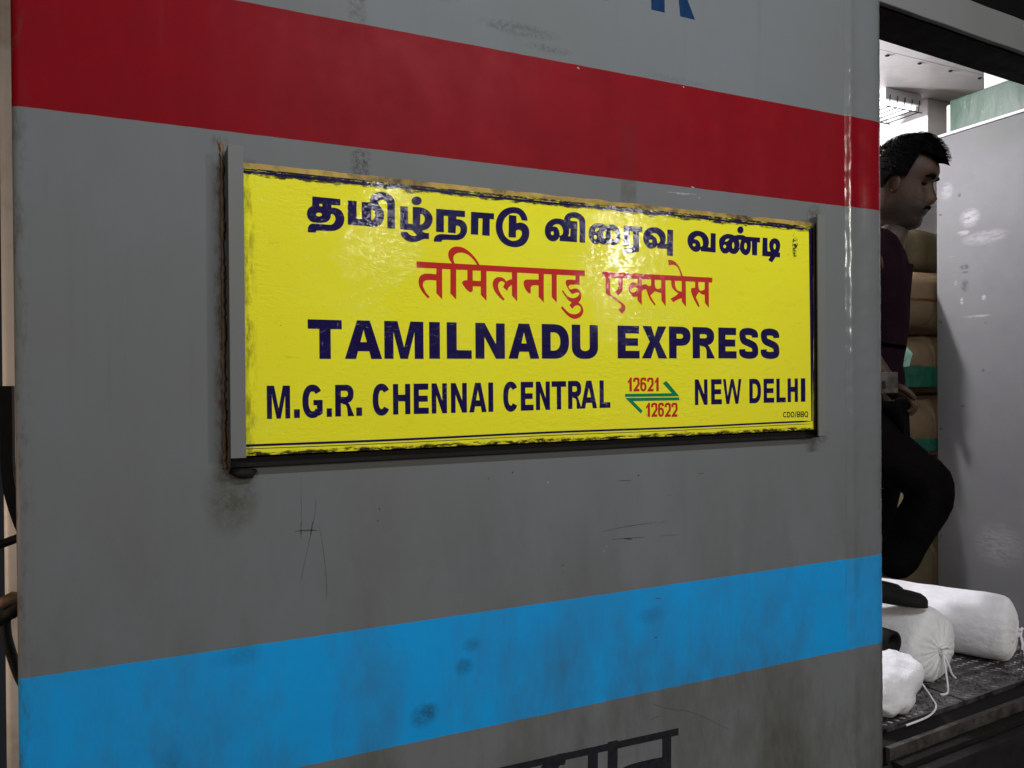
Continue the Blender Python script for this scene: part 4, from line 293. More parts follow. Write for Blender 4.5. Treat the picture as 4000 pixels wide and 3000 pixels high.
# ------------------------------------------------------------------ object helpers
def tag(o, label=None, cat=None, group=None, kind=None):
    if label: o['label'] = label
    if cat: o['category'] = cat
    if group: o['group'] = group
    if kind: o['kind'] = kind
    return o
def thing(name, loc, label, cat, rz=0.0, group=None):
    o = bpy.data.objects.new(name, None); COL.objects.link(o); o.empty_display_size = .1
    o.location = loc; o.rotation_euler = (0, 0, rz)
    return tag(o, label, cat, group)
class MB:
    def __init__(s): s.bm = bmesh.new()
    def box(s, x0, x1, y0, y1, z0, z1, bev=0.0):
        b = bmesh.new(); bmesh.ops.create_cube(b, size=1)
        for v in b.verts: v.co = Vector((x0+(v.co.x+.5)*(x1-x0), y0+(v.co.y+.5)*(y1-y0), z0+(v.co.z+.5)*(z1-z0)))
        if bev: bmesh.ops.bevel(b, geom=b.edges[:], offset=bev, segments=2, profile=.6, affect='EDGES')
        s.merge(b); return s
    def merge(s, b, mat=None):
        if mat is not None: b.transform(mat)
        me = bpy.data.meshes.new("tmp"); b.to_mesh(me); b.free(); s.bm.from_mesh(me); bpy.data.meshes.remove(me); return s
    def poly(s, pts, faces):
        vs = [s.bm.verts.new(p) for p in pts]
        for f in faces:
            try: s.bm.faces.new([vs[i] for i in f])
            except ValueError: pass
        return s
    def prism(s, prof, z0, z1, closed=True, nz=1):
        n = len(prof); rings = [[s.bm.verts.new((p[0], p[1], z0+(z1-z0)*k/nz)) for p in prof] for k in range(nz+1)]
        for k in range(nz):
            for i in range(n if closed else n-1):
                j = (i+1) % n; s.bm.faces.new((rings[k][i], rings[k][j], rings[k+1][j], rings[k+1][i]))
        if closed: s.bm.faces.new(rings[0][::-1]); s.bm.faces.new(rings[-1])
        return s
    def tube(s, pts, rad, n=10, cap=True):
        pts = [Vector(p) for p in pts]; rs = rad if isinstance(rad, (list, tuple)) else [rad]*len(pts); rings = []; ref = Vector((0.13, .31, .94))
        for i, p in enumerate(pts):
            t = (pts[min(i+1, len(pts)-1)] - pts[max(i-1, 0)]).normalized(); a = t.cross(ref)
            if a.length < 1e-4: a = t.cross(Vector((1, 0, 0)))
            a.normalize(); b = t.cross(a); ref = a.cross(t) if False else ref
            rings.append([s.bm.verts.new(p + (a*math.cos(6.28318*k/n) + b*math.sin(6.28318*k/n))*rs[i]) for k in range(n)])
        for i in range(len(rings)-1):
            for k in range(n): s.bm.faces.new((rings[i][k], rings[i][(k+1) % n], rings[i+1][(k+1) % n], rings[i+1][k]))
        if cap: s.bm.faces.new(rings[0][::-1]); s.bm.faces.new(rings[-1])
        return s
    def build(s, name, mat, parent=None, smooth=False, label=None):
        bmesh.ops.recalc_face_normals(s.bm, faces=s.bm.faces[:])
        me = bpy.data.meshes.new(name); s.bm.to_mesh(me); s.bm.free(); me.materials.append(mat)
        if smooth:
            for p in me.polygons: p.use_smooth = True
        o = bpy.data.objects.new(name, me); COL.objects.link(o)
        if parent is not None: o.parent = parent
        if label: o['label'] = label
        return o
def smooth_by_angle(o, deg=35):
    me = o.data; b = bmesh.new(); b.from_mesh(me)
    for f in b.faces: f.smooth = True
    for e in b.edges:
        if len(e.link_faces) == 2 and e.calc_face_angle(0) > R_(deg): e.smooth = False
    b.to_mesh(me); b.free()
def path(pts, n=6):
    P = [Vector(p) for p in pts]; out = []
    for i in range(len(P)-1):
        a, b, c, d = P[max(i-1, 0)], P[i], P[i+1], P[min(i+2, len(P)-1)]
        for k in range(n):
            t = k/n; out.append(.5*((2*b)+(c-a)*t+(2*a-5*b+4*c-d)*t*t+(-a+3*b-3*c+d)*t*t*t))
    out.append(P[-1]); return out
def lettering(key, mat, parent, y, ox=0, oz=0, name='lettering', label=None, th=.0003, keep=None):
    cu = bpy.data.curves.new("tmp", 'CURVE'); cu.dimensions = '2D'; cu.fill_mode = 'BOTH'; cu.extrude = th/2
    for c in GLYPHS[key].split(';'):
        pts = [tuple(int(v)*1e-4 for v in p.split(',')) for p in c.split()]
        if keep and not keep(sum(p[0] for p in pts)/len(pts), sum(p[1] for p in pts)/len(pts)): continue
        sp = cu.splines.new('POLY'); sp.points.add(len(pts)-1); sp.use_cyclic_u = True
        for q, p in zip(sp.points, pts): q.co = (p[0]-ox, p[1]-oz, 0, 1)
    o = bpy.data.objects.new("tmp", cu); COL.objects.link(o)
    me = bpy.data.meshes.new_from_object(o.evaluated_get(bpy.context.evaluated_depsgraph_get()))
    bpy.data.objects.remove(o); bpy.data.curves.remove(cu)
    for v in me.vertices: v.co = Vector((v.co.x, y - v.co.z, v.co.y))
    me.name = name; me.materials.clear(); me.materials.append(mat)
    b = bmesh.new(); b.from_mesh(me); bmesh.ops.recalc_face_normals(b, faces=b.faces[:]); b.to_mesh(me); b.free()
    o = bpy.data.objects.new(name, me); COL.objects.link(o); o.parent = parent
    if label: o['label'] = label
    return o

# ================================================================== the platform under the photographer
MB().box(-6, 12, -14, -.14, -.3, 0).build('platform', M['concrete'])['kind'] = 'structure'

# ================================================================== the coach
coach = thing('railway_coach', (0, 0, 0), 'grey railway coach with red and blue stripes and an open lit doorway', 'train coach')
TA = R_(3.7); ex, ey = math.cos(TA), math.sin(TA)
def arc(cx, cy, r, a0, a1, n=5): return [(cx+r*math.cos(R_(a0+(a1-a0)*k/n)), cy+r*math.sin(R_(a0+(a1-a0)*k/n))) for k in range(n+1)]
Z0, Z1 = .12, 2.62
prof = [(-.155, .11)] + [(-.193, .11)] + arc(-.178, .015, .015, 180, 270) + [(1.5294, 0), (1.5295, .10)]
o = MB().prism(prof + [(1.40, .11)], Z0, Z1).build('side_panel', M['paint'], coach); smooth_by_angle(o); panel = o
# door pillar: a bent strip whose seam bead catches the lamps
prof = [(1.5296, .02), (1.5297, .0000), (1.534, -.0008), (1.539, -.0022), (1.544, -.0036), (1.549, -.0041), (1.554, -.0038), (1.560, -.0027), (1.568, -.0016), (1.580, -.0012), (1.595, -.0016), (1.612, -.0022), (1.630, -.0020), (1.645, -.0004), (1.657, .0035), (1.6635, .012), (1.6655, .022), (1.6645, .050), (1.60, .052)]
b = MB(); b.prism(prof, Z0, Z1, nz=320)
for v in b.bm.verts:
    if v.co.y < .012 and v.co.x > 1.531:
        k = noise.noise(Vector((v.co.x*25, 0, v.co.z*22)))*.0010 + noise.noise(Vector((v.co.x*40, 3, v.co.z*60)))*.0009
        v.co.y += k
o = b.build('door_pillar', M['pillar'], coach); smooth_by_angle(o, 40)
lettering('coach_hindi', M['letter_black'], panel, -.0004, label='dark Devanagari lettering below the blue stripe')
lettering('coach_R', M['letter_blue'], panel, -.0004, label='blue letter above the red stripe')
lettering('coach_O', M['letter_fade'], panel, -.0004, label='faded grey letter above the red stripe')
def marks(lines, mat, name, label):
    for pts, wd in lines:
        b = MB()
        P = path([(p[0], p[1], 0) for p in pts], 5); n = len(P); L = []; Rr = []
        for i, p in enumerate(P):
            t = (P[min(i+1, n-1)]-P[max(i-1, 0)]).normalized(); nn = Vector((-t.y, t.x, 0))
            ww = .72*wd*(.25+.75*math.sin(math.pi*min(1, max(0, (i+.3)/n)))**.6)*(.7+.6*random.random())
            L.append((p.x+nn.x*ww, -.0003, p.y+nn.y*ww)); Rr.append((p.x-nn.x*ww, -.0003, p.y-nn.y*ww))
        b.poly(L+Rr, [(i, i+1, n+i+1, n+i) for i in range(n-1)])
        b.build(name, mat, panel)
random.seed(4)
def wpt(px, py):      # a point on the side panel, in metres
    d = fw + RX*((px-2000)/3004) - UP*((py-1500)/3004); t = 1.3606/d.y
    return (d.x*t, 1.35+d.z*t)
W = lambda *a: [wpt(*p) for p in a]
marks([(W((1152, 2076), (1190, 2072), (1240, 2071)), .0020), (W((1177, 2032), (1176, 2070), (1176, 2102)), .0014), (W((1222, 2036), (1216, 2066), (1214, 2092)), .0014),
       (W((1234, 1955), (1228, 2020), (1200, 2150), (1173, 2280)), .0006), (W((1246, 2052), (1262, 2140), (1275, 2260), (1277, 2340)), .0006), (W((1176, 1860), (1177, 2030)), .0004),
       (W((2355, 2076), (2450, 2056), (2565, 2040)), .0009), (W((2390, 2107), (2460, 2102), (2520, 2097)), .0010), (W((2560, 2056), (2596, 2036)), .0007), (W((2440, 2104), (2470, 2106)), .0022), (W((2570, 2094), (2655, 2088)), .0006),
       (W((2415, 1878), (2466, 1876)), .0010), (W((2550, 2750), (2620, 2770), (2710, 2785), (2850, 2850)), .0007), (W((2540, 2812), (2572, 2797)), .0006), (W((2560, 2338), (2583, 2336)), .0010),
       (W((2725, 1851), (2750, 1848)), .0010), (W((3370, 2300), (3400, 2292)), .0009), (W((3350, 2310), (3375, 2304)), .0022), (W((3410, 1912), (3450, 1907)), .0010), (W((2000, 1849), (2004, 1843)), .0026), (W((1906, 1872), (1912, 1868)), .0022),
       (W((1480, 1986), (1484, 1990)), .0022), (W((1470, 2035), (1480, 2033)), .0014), (W((2195, 2210), (2201, 2206)), .0026), (W((2490, 1858), (2498, 1855)), .0022), (W((2614, 1936), (2618, 1934)), .0016), (W((2555, 2492), (2566, 2490)), .0014)],
      M['scratch_dark'], 'scratch', 'dark scuffs scratched across the grey paint')
marks([(W((2600, 750), (2660, 754), (2720, 760)), .0009), (W((2640, 757), (2690, 759)), .0016), (W((2728, 772), (2733, 774)), .0024), (W((2355, 2154), (2362, 2150)), .0014), (W((2135, 1886), (2146, 1882)), .0012), (W((2368, 2135), (2372, 2130)), .0010), (W((2700, 730), (2712, 733)), .0016), (W((2255, 262), (2262, 270)), .0022), (W((2668, 338), (2672, 342)), .0018)],
      M['scratch_pale'], 'scratch', 'pale chips in the paint')

# board holder
def channel(x0, x1, z0, z1, lip):
    b = MB()
    b.box(x0, x1, -.0425, -.0385, z0, z1, .0008)
    if lip < 0: b.box(x0, x0+.004, -.0384, .001, z0, z1, .0005)
    else: b.box(x1-.004, x1, -.0384, .001, z0, z1, .0005)
    for v in b.bm.verts: v.co.y += noise.noise(Vector((v.co.x*20, v.co.y*20, v.co.z*14)))*.0008
    return b
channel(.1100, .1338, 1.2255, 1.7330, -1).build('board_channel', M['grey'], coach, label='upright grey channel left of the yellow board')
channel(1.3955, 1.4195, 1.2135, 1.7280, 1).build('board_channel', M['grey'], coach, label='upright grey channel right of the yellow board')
# rusty weld bead along the left channel
b = MB(); random.seed(2)
b.tube([(.1035+random.uniform(-.0012, .0012), -.002, 1.205+.54*k/90) for k in range(91)], [random.uniform(.002, .0045) for k in range(91)], 8)
b.build('weld_bead', M['brown_metal'], coach, True)
b = MB(); b.box(.113, 1.425, -.017, -.002, 1.2080, 1.2235, .001); b.build('board_shadow_ledge', M['soot'], coach)  # near-black ledge, standing in for the shadow and gap under the board
b = MB()
b.tube([(.112, -.006, 1.203), (.125, -.010, 1.198), (.145, -.008, 1.196), (.152, -.004, 1.200)], [.006, .009, .008, .004], 8)
b.build('weld_blob', M['soot'], coach, True)

# doorway: everything right of the pillar leans inwards by 3.7 degrees
def lean(b, x0=1.66, y0=.018):
    for v in b.bm.verts:
        dx, dy = v.co.x - x0, v.co.y - y0
        v.co.x, v.co.y = x0 + dx*ex - dy*ey, y0 + dx*ey + dy*ex
    return b
XE = 3.05
b = MB(); b.box(1.666, XE, .018, .034, 2.303, 2.396, .003)
bmesh.ops.subdivide_edges(b.bm, edges=[e for e in b.bm.edges if e.calc_length() > .5], cuts=60)
for v in b.bm.verts: v.co.y += noise.noise(Vector((v.co.x*9, 0, v.co.z*14)))*.0018; v.co.z += noise.noise(Vector((v.co.x*6, 5, 0)))*.0016
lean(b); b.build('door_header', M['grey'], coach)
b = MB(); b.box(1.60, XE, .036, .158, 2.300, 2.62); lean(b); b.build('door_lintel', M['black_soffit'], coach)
b = MB(); b.box(-.3, XE+1, .02, .9, 2.63, 2.66); b.build('roof', M['dark'], coach)
# door pocket wall behind the panel, seen only past the pillar
MB().box(1.40, 1.662, .0545, .085, Z0, 2.62).build('inner_lining', M['dark'], coach)
b = MB(); b.box(1.75, 1.822, .085, .108, 1.305, 1.362, .003); b.box(1.66, 1.75, .094, .102, 1.31, 1.35, .001)
lp = b.build('latch_plate', M['dull_steel'], coach); MB().box(1.760, 1.772, .0838, .0851, 1.318, 1.338).build('keyhole', M['soot'], lp)

# floor of the vestibule
def plate(x0, x1, y0, y1, z):
    b = MB(); b.box(x0, x1, y0, y1, z-.02, z, .001)
    i = 0; p = .026; y = y0+.015
    while y < y1-.012:
        x = x0+.015+(p/2 if i % 2 else 0); k = 0
        while x < x1-.012:
            a = R_(45 if (i) % 2 else -45); c, s = math.cos(a), math.sin(a); L, wd = .0105, .0032
            pts = [(x+c*u-s*v, y+s*u+c*v, z+h) for u, v, h in ((-L, 0, 0), (0, -wd, 0), (L, 0, 0), (0, wd, 0), (-L*.45, 0, .0028), (L*.45, 0, .0028))]
            b.poly(pts, [(0, 1, 4), (1, 5, 4), (1, 2, 5), (2, 3, 5), (3, 4, 5), (3, 0, 4)])
            x += p
        y += p*.72; i += 1
    return b
lean(plate(1.668, 2.095, .062, .62, .420)).build('floor_plate', M['plate'], coach)
lean(plate(2.104, 3.02, .062, 1.10, .420)).build('floor_plate', M['plate'], coach)
MB().box(1.45, 4.3, .05, 3.1, .34, .396).build('floor', M['dark'], coach)
b = MB(); lean(b.box(1.668, XE, .010, .060, .36, .408, .002)); b.build('threshold', M['soot'], coach)
b = MB(); lean(b.box(1.668, XE, -.008, .006, .37, .4135, .002)); b.build('door_rail', M['dull_steel'], coach)
b = MB(); lean(b.box(1.668, XE, -.042, -.013, .33, .385, .002)); b.build('door_rail', M['soot'], coach)
b = MB(); lean(b.box(1.668, XE, -.075, -.044, .20, .372, .003)); b.build('door_step', M['dark'], coach, label='dark sooty step below the door')

# cross partition
b = MB(); b.box(2.80, 2.825, -.02, .685, .40, 2.283, .002); pt = b.build('partition', M['partition'], coach)
MB().box(2.792, 2.83, -.02, .688, 2.2835, 2.2935, .001).build('cap_strip', M['white'], pt)
for k in range(4):
    z = .72+k*.42
    MB().box(2.7975, 2.7995, .665, .673, z, z+.006, .0006).build('screw', M['dull_steel'], pt)
b = MB(); b.box(2.806, 2.826, .05, .632, 2.294, 2.418, .003); b.build('green_band', M['green_panel'], pt)
MB().box(2.812, 2.830, .03, .500, 2.4185, 2.50).build('upper_panel', M['white'], pt)
MB().box(2.835, 2.87, .60, .668, 2.294, 2.415, .006).build('end_cap', M['white'], pt)
# ceiling
b = MB(); b.box(1.5, 4.6, .165, .551, 2.502, 2.52); b.box(1.5, 4.6, .554, 3.2, 2.502, 2.52); ce = b.build('ceiling', M['white'], coach)
for k in range(12):
    x = 2.05+k*.17
    MB().box(x-.006, x+.006, .570, .580, 2.4975, 2.5018, .001).build('screw', M['soot'], ce)
MB().box(1.5, 4.6, .5512, .5538, 2.504, 2.519).build('seam', M['soot'], ce)
MB().box(1.4, 4.6, 2.6, 2.64, .40, 2.5015).build('far_wall', M['white'], coach)
MB().box(4.3, 4.34, .7, 2.6, .40, 2.5015).build('end_wall', M['white'], coach)
b = MB(); b.box(2.905, 3.6, .80, 1.5, 2.20, 2.5012, .006); cb = b.build('cupboard', M['white'], coach, label='white locker under the ceiling')
MB().box(2.9035, 2.9045, .82, 1.05, 2.22, 2.36).build('locker_door', M['cream'], cb)
# caged lamps
def caged_lamp(cx, cy, w2, d2):
    b = MB(); b.box(cx-w2, cx+w2, cy-d2, cy+d2, 2.455, 2.5015, .006); lm = b.build('ceiling_lamp', M['white'], coach)
    MB().box(cx-w2+.015, cx+w2-.015, cy-d2+.015, cy+d2-.015, 2.44, 2.4545, .004).build('diffuser', M['lamp'], lm)
    b = MB(); x0, x1, y0, y1 = cx-w2, cx+w2, cy-d2, cy+d2
    for k in range(5):
        x = x0+.02+k*(w2*2-.04)/4
        b.tube([(x, y0-.005, 2.47), (x, y0, 2.425), (x, y1, 2.425), (x, y1+.005, 2.47)], .0022, 6)
    b.tube([(x0, y0, 2.425), (x1, y0, 2.425)], .0022, 6); b.tube([(x0, y1, 2.425), (x1, y1, 2.425)], .0022, 6)
    b.build('wire_guard', M['soot'], lm)
caged_lamp(2.745, .86, .105, .075)
caged_lamp(1.78, 1.06, .105, .07)  # unseen second fixture, added where the interior point light hangs

# ================================================================== destination board (slides into the holder)
BX0, BZ0 = .79, 1.2275
board = thing('destination_board', (BX0, 0, BZ0), 'yellow train destination board with navy, red and green lettering', 'sign board')
b = MB(); b.box(.1285-BX0, 1.4035-BX0, -.030, -.0205, 0, 1.7010-BZ0, .0006); face = b.build('face_panel', M['yellow'], board)
b = MB(); b.box(.1285-BX0, 1.4030-BX0, -.0200, -.0080, .002, 1.7125-BZ0, .001)
bmesh.ops.subdivide_edges(b.bm, edges=[e for e in b.bm.edges if e.calc_length() > .5], cuts=120)
for v in b.bm.verts:
    if v.co.z > .4: v.co.z += noise.noise(Vector((v.co.x*22, 1, 0)))*.0030 + noise.noise(Vector((v.co.x*90, 4, 0)))*.0012
b.build('backing_board', M['wood'], board)
def rule(pts, wd, ang=None):
    b = MB(); P = [Vector((p[0]-BX0, p[1]-BZ0, 0)) for p in pts]; n = len(P); L = []; Rr = []
    for i, p in enumerate(P):
        t = (P[min(i+1, n-1)]-P[max(i-1, 0)]).normalized(); nn = Vector((-t.y, t.x, 0))
        if 0 < i < n-1:
            t1 = (P[i]-P[i-1]).normalized(); nn = nn / max(.3, nn.dot(Vector((-t1.y, t1.x, 0))))
        L.append((p.x+nn.x*wd/2, -.0303, p.y+nn.y*wd/2)); Rr.append((p.x-nn.x*wd/2, -.0303, p.y-nn.y*wd/2))
    b.poly(L+Rr, [(i, i+1, n+i+1, n+i) for i in range(n-1)]); return b
def line_with_wave(x0, x1, za, zb, s):
    return [(x0+(x1-x0)*k/40, za+(zb-za)*k/40+.0007*math.sin(k*.31+s)) for k in range(41)]
top = line_with_wave(.1290, 1.3870, 1.6945, 1.6938, 0); bot = line_with_wave(1.3870, .1290, 1.2470, 1.2440, 1)
rule(top + bot, .0040).build('border_line', M['navy'], face)
top = line_with_wave(.1290, 1.3915, 1.6990, 1.6980, 0); bot = line_with_wave(1.3915, .1290, 1.2408, 1.2385, 1)
rule(top + bot, .0012).build('border_line', M['navy'], face)
for k, m, l, kp in (('tamil', 'navy', 'navy Tamil lettering along the top', None), ('hindi', 'red', 'red Devanagari lettering', None), ('english', 'navy', 'large navy capitals, first word of the middle line', lambda x, z: x < .84), ('english', 'navy', 'large navy capitals, second word of the middle line', lambda x, z: x > .84),
                    ('route', 'navy', 'navy capitals naming the first terminus', lambda x, z: x < 1.0), ('route', 'navy', 'navy capitals naming the far terminus', lambda x, z: x > 1.0),
                    ('numbers', 'red', 'small red train number above the arrow', lambda x, z: z > 1.315), ('numbers', 'red', 'small red train number below the arrow', lambda x, z: z < 1.315),
                    ('arrows', 'green', 'green arrow pointing right', lambda x, z: z > 1.3135), ('arrows', 'green', 'green arrow pointing left', lambda x, z: z < 1.3135), ('code', 'black', 'tiny black depot code', None)):
    lettering(k, M[m], face, -.03025, BX0, BZ0, name='arrow_mark' if k == 'arrows' else 'lettering', label=l, keep=kp)

# ================================================================== coupled coach in the gap at the left
nc = thing('adjacent_coach', (-.27, .42, .1), 'pale end of the next coach glimpsed in the gap at the left edge', 'train coach')
OX, OY, OZ = -.27, .42, .1
def LB(b):
    for v in b.bm.verts: v.co -= Vector((OX, OY, OZ))
    return b
b = MB(); b.prism([(-.284, .62)] + arc(-.272, .512, .012, 180, 270) + [(-.05, .50), (-.05, .62)], .12, 2.62); LB(b); o = b.build('corner_post', M['cream'], nc, True); smooth_by_angle(o)
b = MB()
prof = path([(-.247, .30, 1.345), (-.2470, .30, 1.27), (-.2465, .30, 1.19), (-.240, .30, 1.14), (-.225, .31, 1.08), (-.205, .33, 1.03)], 6)
for k in range(len(prof)):
    pass
n_ = len(prof); hw = [.0095 if i < n_*.5 else .010 for i in range(n_)]
L = []; 
for i, p in enumerate(prof):
    t = (prof[min(i+1, n_-1)]-prof[max(i-1, 0)]).normalized(); nn = Vector((-t.z, 0, t.x)).normalized()
    L += [p+nn*hw[i], p-nn*hw[i], p-nn*hw[i]+Vector((0, .03, 0)), p+nn*hw[i]+Vector((0, .03, 0))]
fs = []
for i in range(n_-1):
    for k in range(4): fs.append((i*4+k, i*4+(k+1) % 4, i*4+4+(k+1) % 4, i*4+4+k))
fs += [(0, 1, 2, 3), tuple(range(n_*4-4, n_*4))]
b.poly(L, fs); LB(b); b.build('gangway_strap', M['rubber'], nc)
b = MB(); b.tube(path([(-.33, .29, 1.045), (-.29, .30, 1.050), (-.262, .30, 1.056), (-.242, .30, 1.062), (-.22, .30, 1.072), (-.19, .31, 1.10)], 5), .0078, 10); LB(b); b.build('brake_hose', M['rubber'], nc, True)
b = MB(); b.tube([(-.285, .30, .945), (-.262, .30, .944), (-.255, .30, .950), (-.240, .30, .957), (-.225, .30, .955), (-.2, .30, .953)], [.008, .009, .011, .012, .010, .010], 12); LB(b); b.build('hose_fitting', M['brown_metal'], nc, True)
b = MB(); b.tube(path([(-.285, .31, .925), (-.262, .30, .918), (-.248, .30, .926), (-.232, .30, .94), (-.215, .30, .948)], 4), [.011]*9 + [.013]*8, 12); LB(b); b.build('hose_coupling', M['soot'], nc, True)
b = MB(); b.tube(path([(-.252, .30, .918), (-.250, .30, .89), (-.243, .30, .855), (-.232, .30, .815), (-.222, .30, .79)], 5), .0088, 10); LB(b); b.build('coupling_chain', M['soot'], nc, True)

# ================================================================== sacks inside
def superblob(size, seed, e=.45, sag=.0, nz=26, nt=44, amp=.012):
    b = MB(); a, c, h = size[0]/2, size[1]/2, size[2]/2; rings = []
    sg = lambda v, p: math.copysign(abs(v)**p, v)
    for i in range(1, nz):
        ph = -math.pi/2+math.pi*i/nz
        rings.append([])
        for k in range(nt):
            th = 2*math.pi*k/nt
            p = Vector((a*sg(math.cos(ph), e)*sg(math.cos(th), e), c*sg(math.cos(ph), e)*sg(math.sin(th), e), h*sg(math.sin(ph), e*1.3)))
            q = p*6 + Vector((seed*7.1, seed*3.3, 0)); d = noise.noise(q)*amp + noise.noise(q*2.7)*amp*.5
            p += p.normalized()*d; p.z -= sag*(p.x/a)**2
            rings[-1].append(b.bm.verts.new(p))
    for r in range(len(rings)-1):
        for k in range(nt): b.bm.faces.new((rings[r][k], rings[r][(k+1) % nt], rings[r+1][(k+1) % nt], rings[r+1][k]))
    b.bm.faces.new(rings[0][::-1]); b.bm.faces.new(rings[-1])
    return b
SX, SY = 2.87, .955
def jute(cx, cy, z0, size, mat, seed, label, rz=0.0, amp=.012):
    t = thing('jute_sack', (cx, cy, z0), label, 'sack', rz, 'sacks stacked behind the partition')
    b = superblob(size, seed, e=.58, amp=amp*1.8)
    for v in b.bm.verts: v.co.z += size[2]/2
    b.build('sack_body', mat, t, True); return t
def strap(t, size, x, wd, mat, name, seed=0, tilt=0.0):
    b = MB(); a = size[1]/2+.002; h = size[2]/2; n = 40; rows = []
    for i in range(5):
        xx = x+(i/4-.5)*wd; r = []
        for k in range(n):
            th = 2*math.pi*k/n
            r.append(b.bm.verts.new((xx+noise.noise(Vector((k*.4, i, seed)))*.008+tilt*math.sin(th), (a+.006)*math.copysign(abs(math.cos(th))**.45, math.cos(th)), h+(h+.006)*math.copysign(abs(math.sin(th))**.5, math.sin(th)))))
        rows.append(r)
    for i in range(4):
        for k in range(n): b.bm.faces.new((rows[i][k], rows[i][(k+1) % n], rows[i+1][(k+1) % n], rows[i+1][k]))
    return b.build(name, mat, t, True)
def belt(t, size, z, wd, mat, name, seed=0, thick=.006):
    """a band lying round the sack's waist"""
    b = MB(); a, c = size[0]/2+thick, size[1]/2+thick; n = 90; rows = []
    sg = lambda v, p: math.copysign(abs(v)**p, v)
    for i in range(5):
        r = []
        for k in range(n):
            th = 2*math.pi*k/n; zz = z+(i/4-.5)*wd+noise.noise(Vector((math.cos(th)*3, math.sin(th)*3, seed+i*.3)))*.016
            r.append(b.bm.verts.new((a*sg(math.cos(th), .58), c*sg(math.sin(th), .58)-(.003 if i % 2 else 0), zz)))
        rows.append(r)
    for i in range(4):
        for k in range(n): b.bm.faces.new((rows[i][k], rows[i][(k+1) % n], rows[i+1][(k+1) % n], rows[i+1][k]))
    return b.build(name, mat, t, True)
FZ = .3965
S = (1.10, .50)
s1 = jute(SX, SY, FZ, (*S, .315), M['jute_dull'], 1, 'brown sack at the foot of the stack behind the white rolls')
s2 = jute(SX+.02, SY+.01, FZ+.313, (*S, .30), M['jute_pale'], 2, 'pale sack behind the bent knee, second from the floor')
s3 = jute(SX-.01, SY, FZ+.611, (*S, .265), M['jute'], 3, 'brown sack with green strap just below the middle of the stack')
belt(s3, (*S, .265), .07, .05, M['green_strap'], 'strap', 6)
s4 = jute(SX+.01, SY+.01, FZ+.874, (*S, .25), M['jute'], 4, 'brown sack wound with a green strap and teal film, level with the hand')
belt(s4, (*S, .25), .075, .075, M['green_strap'], 'strap', 3)
b = MB(); b.poly([(-.40, -.263, .16), (-.24, -.264, .20), (-.20, -.264, .17), (-.22, -.264, .12), (-.36, -.264, .10), (-.28, -.272, .15)], [(0, 1, 5), (1, 2, 5), (2, 3, 5), (3, 4, 5), (4, 0, 5)]); b.build('plastic_film', M['teal_film'], s4)
s5 = jute(SX, SY, FZ+1.122, (*S, .265), M['jute'], 5, 'brown sack tied with a red rope, above the green strapped ones')
belt(s5, (*S, .265), .135, .014, M['red_rope'], 'rope', 8, .008)
s6 = jute(SX-.02, SY+.06, FZ+1.385, (1.0, .36, .20), M['jute_dull'], 6, 'dull olive sack on top of the stack below the chin')
t = jute(2.10, .98, .62, (.30, .30, .30), M['jute_pale'], 12, 'small pale sack showing below the bent knee')
t = jute(2.09, .98, FZ, (.42, .40, .235), M['jute_dull'], 13, 'flat dull sack on the floor under the small pale one')

# white rolls
def roll(r, L, seed, tie=True, sag=.9, puckers=11):
    """cloth roll along -y: gathered, tied end at y=0, body towards +y, resting on z=0"""
    b = MB(); nt = 64; rows = []
    prof = [(-.022, .07), (-.020, .12), (-.013, .11), (-.009, .20), (-.006, .36), (-.004, .52), (-.001, .68), (.003, .82), (.010, .92), (.022, .975), (.042, .995), (.08, 1.0)] + [(.08+(L-.08)*k/14, 1.0) for k in range(1, 15)] + [(L+.02, .9), (L+.03, .5), (L+.032, .1)]
    for j, (y, q) in enumerate(prof):
        row = []
        for k in range(nt):
            th = 2*math.pi*k/nt
            pk = max(0, 1-max(0, y+.005)/.05)
            cz = math.cos(puckers*th+seed+1.2*math.sin(2*th)); rr = r*q*(1+.10*pk*cz*(1-q)); y_ = y - .006*pk*abs(cz)*min(1, q*2)*(1-q)*3
            p = Vector((rr*math.cos(th), y_, rr*math.sin(th)))
            nn = noise.noise(Vector((math.cos(th)*1.6+seed, y*5, math.sin(th)*1.6)))*.010 + noise.noise(Vector((math.cos(th)*5+seed, y*16, math.sin(th)*5)))*.0035
            p += Vector((math.cos(th), 0, math.sin(th)))*nn*q
            if p.z < 0: p.z *= sag
            row.append(b.bm.verts.new(p+Vector((0, 0, r*sag-.004))))
        rows.append(row)
    for j in range(len(rows)-1):
        for k in range(nt): b.bm.faces.new((rows[j][k], rows[j][(k+1) % nt], rows[j+1][(k+1) % nt], rows[j+1][k]))
    b.bm.faces.new(rows[0][::-1]); b.bm.faces.new(rows[-1]); return b
def knot(t, r, mat, tails):
    zc = r*.9-.004; b = MB()
    b.tube([(.013*math.cos(a), -.016, zc+.013*math.sin(a)) for a in [k*.5236 for k in range(13)]], .0040, 8, False)
    b.tube(path([(-.016, -.022, zc+.010), (0, -.027, zc+.015), (.016, -.023, zc+.004), (.0, -.022, zc-.010)], 5), .0045, 8)
    for tl in tails: b.tube(path(tl, 6), .0030, 8)
    return b.build('tie_cord', mat, t, True)
t = thing('white_bundle', (2.520, .220, .4245), 'long white cloth roll under the foot, running across the doorway', 'cloth bundle', R_(26))
roll(.109, .80, 1.0).build('roll_body', M['white_cloth'], t, True)
knot(t, .109, M['white_cloth'], [[(0, -.022, .09), (.004, -.030, .055), (-.002, -.034, .02), (.004, -.040, .004), (.02, -.05, .003)], [(.0, -.022, .09), (-.012, -.028, .065), (-.016, -.028, .045)]])
t = thing('white_bundle', (2.135, .205, .4245), 'plump white roll with its tied, puckered end facing the platform', 'cloth bundle', R_(6))
